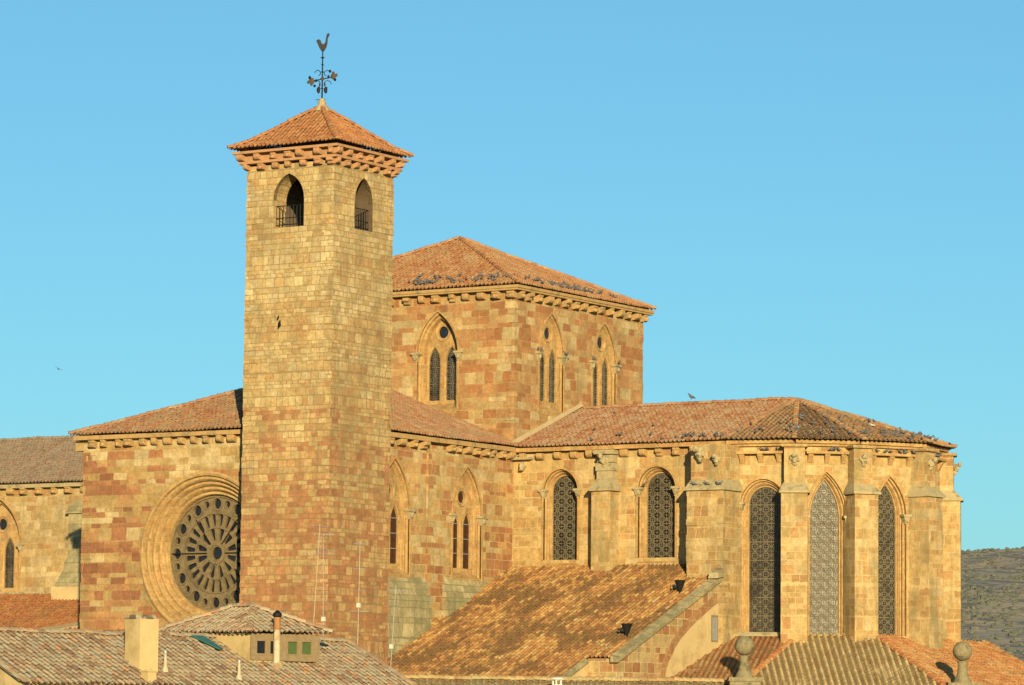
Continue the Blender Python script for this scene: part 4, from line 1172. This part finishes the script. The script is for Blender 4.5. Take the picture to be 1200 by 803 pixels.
# ------------------------------------------------------------------ houses in front
RD = Vector((.707, .707, 0)); RD = (P_ * .707 + W_ * .707)      # ridge direction
FD = (P_ * .707 - W_ * .707)                                    # fall direction
def cam_pt(px, py, D):                                          # measured from the photograph, metres
    d = (r2 * ((px - 600) / 4300) - u2 * ((py - 401.5) / 4300) + fwd)
    h_ = math.hypot(d.x, d.y); return CAM + d * (D / h_)
HR = cam_pt(0, 741, 155); HR.z = 13.3
def ha(r, f, z): q = HR + RD * r + FD * f; return Vector((q.x, q.y, z))
t = thing('tiled_house', 'house with weathered pink-grey tile roof and broad chimney, nearest at the left', 'house', ha(8, 0, 0))
sl = .45; r0, r1, ff = -2.3, 19.6, 4.8
za = lambda f: 13.3 - sl * abs(f)
rf = MB()
roof(rf, [ha(r0, ff, za(ff)), ha(r1, ff, za(ff)), ha(r1, 0, za(0)), ha(r0, 0, za(0))], seed=81, tw=.30, th=.42, amp=.075)
roof(rf, [ha(r1, -ff, za(ff)), ha(r0, -ff, za(ff)), ha(r0, 0, za(0)), ha(r1, 0, za(0))], seed=82, tw=.30, th=.42, amp=.075)
caps(rf, ha(r0, 0, za(0)), ha(r1, 0, za(0)), seed=51)
caps(rf, ha(r0, ff, za(ff)), ha(r0, 0, za(0)), seed=52, r=.12); caps(rf, ha(r1, ff, za(ff)), ha(r1, 0, za(0)), seed=53, r=.12)
part('roof', rf, [M['t_house'], M['mortar']], t)
wt = MB(); e = ff - .45
for r_ in (r0 + .25, r1 - .25):
    wt.face([ha(r_, -e, 0), ha(r_, e, 0), ha(r_, e, za(e) - .12), ha(r_, 0, za(0) - .12), ha(r_, -e, za(e) - .12)])
wt.face([ha(r0 + .25, e, 0), ha(r1 - .25, e, 0), ha(r1 - .25, e, za(e) - .12), ha(r0 + .25, e, za(e) - .12)])
wt.face([ha(r0 + .25, -e, 0), ha(r1 - .25, -e, 0), ha(r1 - .25, -e, za(e) - .12), ha(r0 + .25, -e, za(e) - .12)])
part('wall', wt, M['cream'], t)
def obox(mb, r, f, hr, hf, z0, z1, k=1.):
    mb.hexa([ha(r + a * hr * kk, f + b2 * hf * kk, z) for z, kk in ((z0, 1), (z1, k)) for a, b2 in ((-1, -1), (1, -1), (1, 1), (-1, 1))])
ch = MB(); obox(ch, 5.15, 3.0, .5, .5, 10.5, 13.95); co = part('chimney', ch, M['cream'], t)
ch = MB()
for a, b2, q in ((-.34, -.15, .16), (-.02, .12, .09), (.3, .0, .15)): obox(ch, 5.15 + a, 3.0 + b2, .2, .42, 13.952, 13.96 + q, .75)
part('chimney_cap', ch, M['t_house'], co)
ch = MB(); obox(ch, 4.5, 4.3, .23, .23, 10.2, 11.72); obox(ch, 4.5, 4.3, .28, .28, 11.722, 11.79); part('chimney', ch, M['cream'], t)

# dormer-like attic room
t2 = thing('attic_room', 'rendered attic room with wooden window band and hipped tile roof rising from the pink-grey roof', 'attic', ha(13, .5, 11.5))
# corners: near corner N at ridge pos dr0, fall df1
dr0, dr1, df0, df1 = 11.75, 15.75, -3.0, 2.35
db, dt = 11.6, 13.52
wt = MB()
wt.face([ha(dr0, df0, db), ha(dr0, df1, db), ha(dr0, df1, dt), ha(dr0, df0, dt)]); wt.face([ha(dr1, df0, db), ha(dr1, df1, db), ha(dr1, df1, dt), ha(dr1, df0, dt)])
wt.face([ha(dr0, df0, db), ha(dr1, df0, db), ha(dr1, df0, dt), ha(dr0, df0, dt)]); wt.face([ha(dr0, df1, db), ha(dr1, df1, db), ha(dr1, df1, dt), ha(dr0, df1, dt)])
part('wall', wt, M['cream'], t2)
FD_ = Frame((ha(dr0, df1, 0).x, ha(dr0, df1, 0).y), (RD.x, RD.y), (FD.x, FD.y)); LW = dr1 - dr0
wf = MB()
lights = [(.25, .88), (1.02, 1.65), (2.05, 2.74), (2.88, 3.57)]
z0w, z1w = 12.58, 13.26
panel(wf, FD_, [rect(.0, LW, 12.36, 13.52)] + [rect(a, b2, z0w, z1w) for a, b2 in lights], .09, .085)
wf.hexa([FD_(a, z, d_) for z in (12.33, 12.40) for a, d_ in ((1.95, .0), (3.75, .0), (3.75, .2), (1.95, .2))])
for a, b2 in lights:
    panel(wf, FD_, [rect(a, b2, z0w, z1w), rect(a + .07, b2 - .07, z0w + .07, z1w - .07)], .11, .06)
wo = part('window', wf, M['wood'], t2)
gl = MB()
for a, b2 in lights[:2]: panel(gl, FD_, [rect(a, b2, z0w, z1w)], .025, .015)
part('glass', gl, M['glassd'], wo)
gl = MB()
for a, b2 in lights[2:]: panel(gl, FD_, [rect(a, b2, z0w, z1w)], .03, .015)
part('blind', gl, M['green'], wo)
rf = MB(); o_ = .42; q0, q1, g0, g1 = dr0 - o_, dr1 + o_, df0 - o_, df1 + o_; pr = (dr0 + dr1) / 2; pz0 = 13.56; pzt = 14.70
roof(rf, [ha(q0, g0, pz0), ha(q0, g1, pz0), ha(pr, g1 - 2.55, pzt), ha(pr, g0 + 2.3, pzt)], seed=84, tw=.30, amp=.075)
roof(rf, [ha(q0, g1, pz0), ha(q1, g1, pz0), ha(pr, g1 - 2.55, pzt)], seed=85, tw=.30, amp=.075)
roof(rf, [ha(q1, g1, pz0), ha(q1, g0, pz0), ha(pr, g0 + 2.3, pzt), ha(pr, g1 - 2.55, pzt)], seed=86, tw=.30, amp=.075)
roof(rf, [ha(q1, g0, pz0), ha(q0, g0, pz0), ha(pr, g0 + 2.3, pzt)], seed=87, tw=.30, amp=.075)
caps(rf, ha(q0, g1, pz0), ha(pr, g1 - 2.55, pzt), seed=54); caps(rf, ha(q1, g1, pz0), ha(pr, g1 - 2.55, pzt), seed=55); caps(rf, ha(pr, g1 - 2.55, pzt), ha(pr, g0 + 2.3, pzt), seed=56); caps(rf, ha(q0, g0, pz0), ha(pr, g0 + 2.3, pzt), seed=57)
part('roof', rf, [M['t_house'], M['mortar']], t2)

s_ = MB(); nrm = (Vector((0, 0, 1)) + FD * sl).normalized()
def onr(r, f, lift=.12): return ha(r, f, za(f)) + nrm * lift
s_.hexa([onr(10.2, .15, .15), onr(10.9, .15, .15), onr(10.95, 1.45, .15), onr(10.7, 1.45, .15), onr(10.2, .15, .20), onr(10.9, .15, .20), onr(10.95, 1.45, .20), onr(10.7, 1.45, .20)])
single('roof_sheet', s_, M['teal'], 'teal sheet lying on the roof tiles left of the attic room', 'roof sheet', onr(10.6, .9, .1))

v = thing('flue_pipe', 'cream round flue pipe with rusty top and cap in front of the green blinds', 'chimney pipe', ha(13.0, 2.7, za(2.7)))
fx = ha(13.0, 2.7, 0); zb = za(2.7) - .1
m = MB(); m.tube((fx.x, fx.y, zb), (fx.x, fx.y, zb + 1.7), .155, .145, 14); part('pipe', m, M['flue'], v)
m = MB(); m.tube((fx.x, fx.y, zb + 1.7), (fx.x, fx.y, zb + 2.25), .15, .15, 14); part('rusty_top', m, M['rust'], v)
m = MB(); m.lathe((fx.x, fx.y, zb + 2.25), [(.16, 0), (.2, .05), (.2, .16), (.13, .22), (.05, .3), (0, .3)], 14); part('cap', m, M['iron'], v)
m = MB(); m.blob((fx.x, fx.y, zb + .12), .28, .28, .16, 3, .25, 10); part('mortar_collar', m, M['mortar'], v)

def vent(r, f, h_, label):
    q = ha(r, f, za(f)); v = thing('vent_pipe', label, 'vent pipe', q, 'cream vent pipes on the house roof')
    m = MB(); m.lathe(q, [(.16, 0), (.14, .12), (.085, .25), (.055, h_ - .06)], 10); part('pipe', m, M['flue'], v)
    m = MB(); m.lathe(q + Vector((0, 0, h_ - .062)), [(.058, 0), (.075, .02), (.075, .12), (0, .13)], 10); part('cap', m, M['zinc'], v)
vent(6.05, 3.5, .85, 'tapered cream vent pipe with grey cap just right of the broad chimney')
vent(9.6, 4.15, .8, 'thin cream vent pipe standing lower on the roof before the attic room')

# right-hand house, only the top of its roof shows
HB = cam_pt(470, 788, 176); HB.z = 11.72
def hb(r, f, z): q = HB + P_ * r - W_ * f; return Vector((q.x, q.y, z))
t = thing('tiled_house', 'house whose mossy tile ridge just shows along the bottom of the view', 'house', hb(8, 0, 0))
rf = MB(); zb_ = lambda f: 11.72 - .45 * abs(f)
roof(rf, [hb(-2.5, 6, zb_(6)), hb(15.4, 6, zb_(6)), hb(15.4, 0, zb_(0)), hb(-2.5, 0, zb_(0))], seed=91, tw=.30, amp=.075)
roof(rf, [hb(15.4, -6, zb_(6)), hb(-2.5, -6, zb_(6)), hb(-2.5, 0, zb_(0)), hb(15.4, 0, zb_(0))], seed=92, tw=.30, amp=.075)
caps(rf, hb(-2.5, 0, zb_(0)), hb(15.4, 0, zb_(0)), seed=58, r=.17)
part('roof', rf, [M['t_house_b'], M['mortar']], t)
wt = MB()
for r_ in (-2.3, 15.2): wt.face([hb(r_, -5.6, 0), hb(r_, 5.6, 0), hb(r_, 5.6, zb_(5.6) - .12), hb(r_, 0, zb_(0) - .12), hb(r_, -5.6, zb_(5.6) - .12)])
for f in (-5.6, 5.6): wt.face([hb(-2.3, f, 0), hb(15.2, f, 0), hb(15.2, f, zb_(5.6) - .12), hb(-2.3, f, zb_(5.6) - .12)])
part('wall', wt, M['cream'], t)
q = cam_pt(653, 803, 174)
v = thing('chimney_pot', 'short white chimney pot with slotted cap on the right-hand house', 'chimney', (q.x, q.y, 10.6))
m = MB(); m.tube((q.x, q.y, 10.2), (q.x, q.y, 11.55), .28, .28, 14)
for i in range(5): a = 2 * pi * i / 5; m.tube((q.x + .2 * cos(a), q.y + .2 * sin(a), 11.55), (q.x + .2 * cos(a), q.y + .2 * sin(a), 11.78), .05, n=6)
part('pot', m, M['white'], v)
m = MB(); m.lathe((q.x, q.y, 11.78), [(.35, 0), (.33, .06), (.2, .12), (0, .14)], 14); part('cap', m, M['white'], v)

# television aerials
def aerial(px, pytop, pybot, D, tilt, arms, mat, label, box=None):
    a = cam_pt(px, pybot, D); b2 = cam_pt(px + tilt, pytop, D)
    v = thing('television_aerial', label, 'aerial', a, 'television aerials on the house roofs')
    m = MB(); m.tube(a - Vector((0, 0, .8)), b2, .02, .016, 8); part('mast', m, M[mat], v)
    for (t_, ln, n, hd) in arms:
        c = a.lerp(b2, t_); dirv = P_ * cos(hd) + W_ * sin(hd); sd_ = P_ * -sin(hd) + W_ * cos(hd)
        m = MB(); m.tube(c - dirv * ln * .5, c + dirv * ln * .5, .014, n=5)
        for i in range(n):
            k = c + dirv * (ln * (-.5 + i / (n - 1))); L_ = .28 - .10 * i / n
            m.tube(k - sd_ * L_, k + sd_ * L_, .008, n=4)
        part('antenna_array', m, M['zinc'], v)
    if box:
        c = a.lerp(b2, box); m = MB(); m.box(c.x - .07, c.x + .07, c.y - .07, c.y + .07, c.z - .1, c.z + .1); part('amplifier_box', m, M['white'], v)
aerial(366, 735, 735, 166, 0, [], 'white', 'x') if False else None
aerial(366, 614, 738, 166, 9, [(.98, .9, 7, .5), (.72, 1.3, 9, .2)], 'mast', 'tallest pale leaning aerial mast behind the attic room')
aerial(379, 625, 742, 168, 0, [(.99, 1.0, 8, .3), (.83, 1.1, 8, .8), (.03, .1, 2, 0)], 'zinc', 'straight grey aerial mast just right of the pale leaning one', .14)
aerial(419, 634, 752, 168, 3, [(.97, .7, 6, .4), (.72, .6, 6, .2), (.5, .6, 6, .5), (.3, .9, 7, .1)], 'mast', 'pale aerial mast with white box before the tower corner', .36)
aerial(457, 686, 778, 170, 7, [(.93, .9, 6, .2), (.75, .6, 4, 1.0)], 'zinc', 'thin grey leaning aerial before the sloped base of the transept', .22)

# ------------------------------------------------------------------ birds
def bird_mesh(mat, flying=False):
    mb = MB(); n = 8
    sec = [(-.20, .0, .004, .02), (-.13, .015, .022, .035), (-.06, .035, .05, .05), (.02, .05, .065, .07), (.08, .075, .055, .062), (.115, .115, .034, .038), (.135, .145, .03, .034), (.165, .155, .026, .026), (.185, .15, .010, .010), (.205, .145, .002, .002)]
    R = []
    for x, z, ry, rz in sec: R.append([Vector((x, ry * cos(2 * pi * i / n), z + rz * sin(2 * pi * i / n))) for i in range(n)])
    for a, b2 in zip(R, R[1:]): mb.strip(a, b2, True)
    if flying:
        for s in (-1, 1):
            q = [Vector((.07, 0, .06)), Vector((-.06, 0, .05)), Vector((-.10, s * .30, .13)), Vector((-.02, s * .36, .14)), Vector((.06, s * .2, .12))]
            mb.face(q); mb.face([p + Vector((0, 0, -.012)) for p in q][::-1]); mb.strip(q, [p + Vector((0, 0, -.012)) for p in q], True)
    else:
        for s in (-.022, .022): mb.tube((.02, s, -.085), (.025, s, .0), .006, n=4)
    return mb.data('perched_bird', M[mat], (0, 0, -.085 if not flying else 0), smooth=True, weld=True)
BD, BL, BF = bird_mesh('bird'), bird_mesh('birdl'), bird_mesh('bird', True)
src = {}
def bird(p, label, group, pale=False, seed=None, s=1.0):
    key = (group, pale)
    if key not in src:
        o = bpy.data.objects.new('perched_bird', BL if pale else BD); src[key] = o
        o['label'] = label; o['category'] = 'bird'; o['group'] = group
    else: o = src[key].copy(); o['label'] = label
    col.objects.link(o); o.location = p; o.rotation_euler = (0, rng.uniform(-.25, .1), rng.uniform(0, 6.28))
    k = s * rng.uniform(.8, 1.1); o.scale = (k, k, k)
    return o
def bird_pt(a, b2, c, u, v_, lift=.07):
    a, b2, c = Vector(a), Vector(b2), Vector(c)
    return a + (b2 - a) * u + (c - a) * v_ + Vector((0, 0, lift))
L_ez = 35.30
SW, SE, NE = (LX0 - .58, LY0 - .58, L_ez), (LX1 + .58, LY0 - .58, L_ez), (LX1 + .58, LY1 + .58, L_ez)
apx = (-8.8, 7.45, 39.38)
def on_tri(p0, p1, ap_, s, h_):     # s along the eave 0..1, h up the slope 0..1
    p0, p1, ap_ = Vector(p0), Vector(p1), Vector(ap_); m = p0.lerp(p1, s)
    base_ = p0.lerp(p1, .5); return m + (ap_ - base_) * h_ + Vector((0, 0, .08))
G1, L1 = 'birds on the crossing tower roof', 'dark bird perched on the south slope of the crossing tower roof'
G2, L2 = 'birds along the east eave of the crossing tower', 'dark bird perched low on the east slope of the crossing tower roof'
for i in range(44):
    s = rng.choice((rng.uniform(.50, 1), rng.uniform(.72, 1), rng.uniform(.56, .66))); h_ = abs(rng.gauss(0, .08)) + .05
    if s > .5 and (s - .5) * 2 * 1 > 1 - h_: s = 1 - h_ / 2 - rng.uniform(0, .1)
    bird(on_tri(SW, SE, apx, s, h_), L1, G1)
for i in range(46):
    s = min(.9, max(.03, rng.choice((rng.gauss(.42, .1), rng.gauss(.55, .16), rng.uniform(.02, .8))))); h_ = .06 + abs(rng.gauss(0, .05))
    s = max(s, h_ / 2 + .01); bird(on_tri(SE, NE, apx, s, h_), L2, G2)
bird(on_tri(SW, SE, apx, .80, .10), 'white bird among the dark ones on the crossing tower roof', G1, True)
G3, L3 = 'birds on the apse roof', 'dark bird perched on the fanned apse roof tiles'
apa = (14.75, 7.5, rz_)
for i in range(95):
    k = rng.choice((0, 1, 1, 2, 2, 2, 3)); s = rng.uniform(.04, .96); h_ = .03 + abs(rng.gauss(0, .22))
    if k == 3: h_ *= .5
    if abs(s - .5) * 2 > 1 - h_: s = .5 + (s - .5) * (1 - h_)
    if h_ > .9: continue
    bird(on_tri((*ec[k], ez), (*ec[k + 1], ez), apa, s, h_), L3, G3)
for k, s, h_ in ((1, .15, .2), (2, .6, .32), (3, .1, .02)): bird(on_tri((*ec[k], ez), (*ec[k + 1], ez), apa, s, h_), 'pale bird among the dark ones on the apse roof', 'pale birds on the apse roof', True)
G4, L4 = 'birds on the chancel roof', 'dark bird perched on the chancel roof slope'
for i in range(26):
    x = rng.choice((rng.uniform(9.2, 14.2), rng.uniform(10.5, 14.2), rng.uniform(.8, 14))); f = rng.uniform(.02, .10) if x > 9 else rng.uniform(.02, .8)
    bird(Vector((x, -.58 + 8.08 * f, ez + (rz_ - ez) * f + .08)), L4, G4)
bird(Vector((7.7, 7.5, rz_ + .30)), 'lone dark bird standing on the chancel roof ridge against the sky', 'bird on the ridge', s=1.35)
G5, L5 = 'birds on the apse ledges', 'dark bird sitting on the ledge below the apse eaves'
for i, n in ((0, 4), (1, 5), (2, 7), (3, 7)):
    fr, L = faces[i]
    for k in range(n): bird(fr(rng.uniform(.7, L - .7), 25.02, rng.uniform(.2, .36)), L5, G5)
G6, L6 = 'birds on window capitals of the crossing tower', 'dark bird sitting on a window capital of the crossing tower'
fr = east(0)
for c in (4.08, 10.22):
    for sg in (-1, 1):
        for k in range(2): bird(fr(c + sg * (1.46) + rng.uniform(-.22, .22), 31.60, .12), L6, G6)
G7, L7 = 'birds on the great corner buttress', 'dark bird sitting on the weathered offset of the great corner buttress'
for x in (13.3, 14.1, 14.8, 15.0): bird(Vector((x, -2.05, 23.0)), L7, G7)
bird(Vector((9.0, -.2, 23.2)), 'dark bird on the moulding left of the chancel window nearest the great corner buttress', 'birds on the chancel wall')
q = cam_pt(68, 433, 190)
o = bpy.data.objects.new('flying_bird', BF); col.objects.link(o); o.location = q; o.rotation_euler = (.5, .1, 2.2); o.scale = (.6, .6, .6)
o['label'] = 'single dark bird flying in the blue sky above the rose window roof'; o['category'] = 'bird'
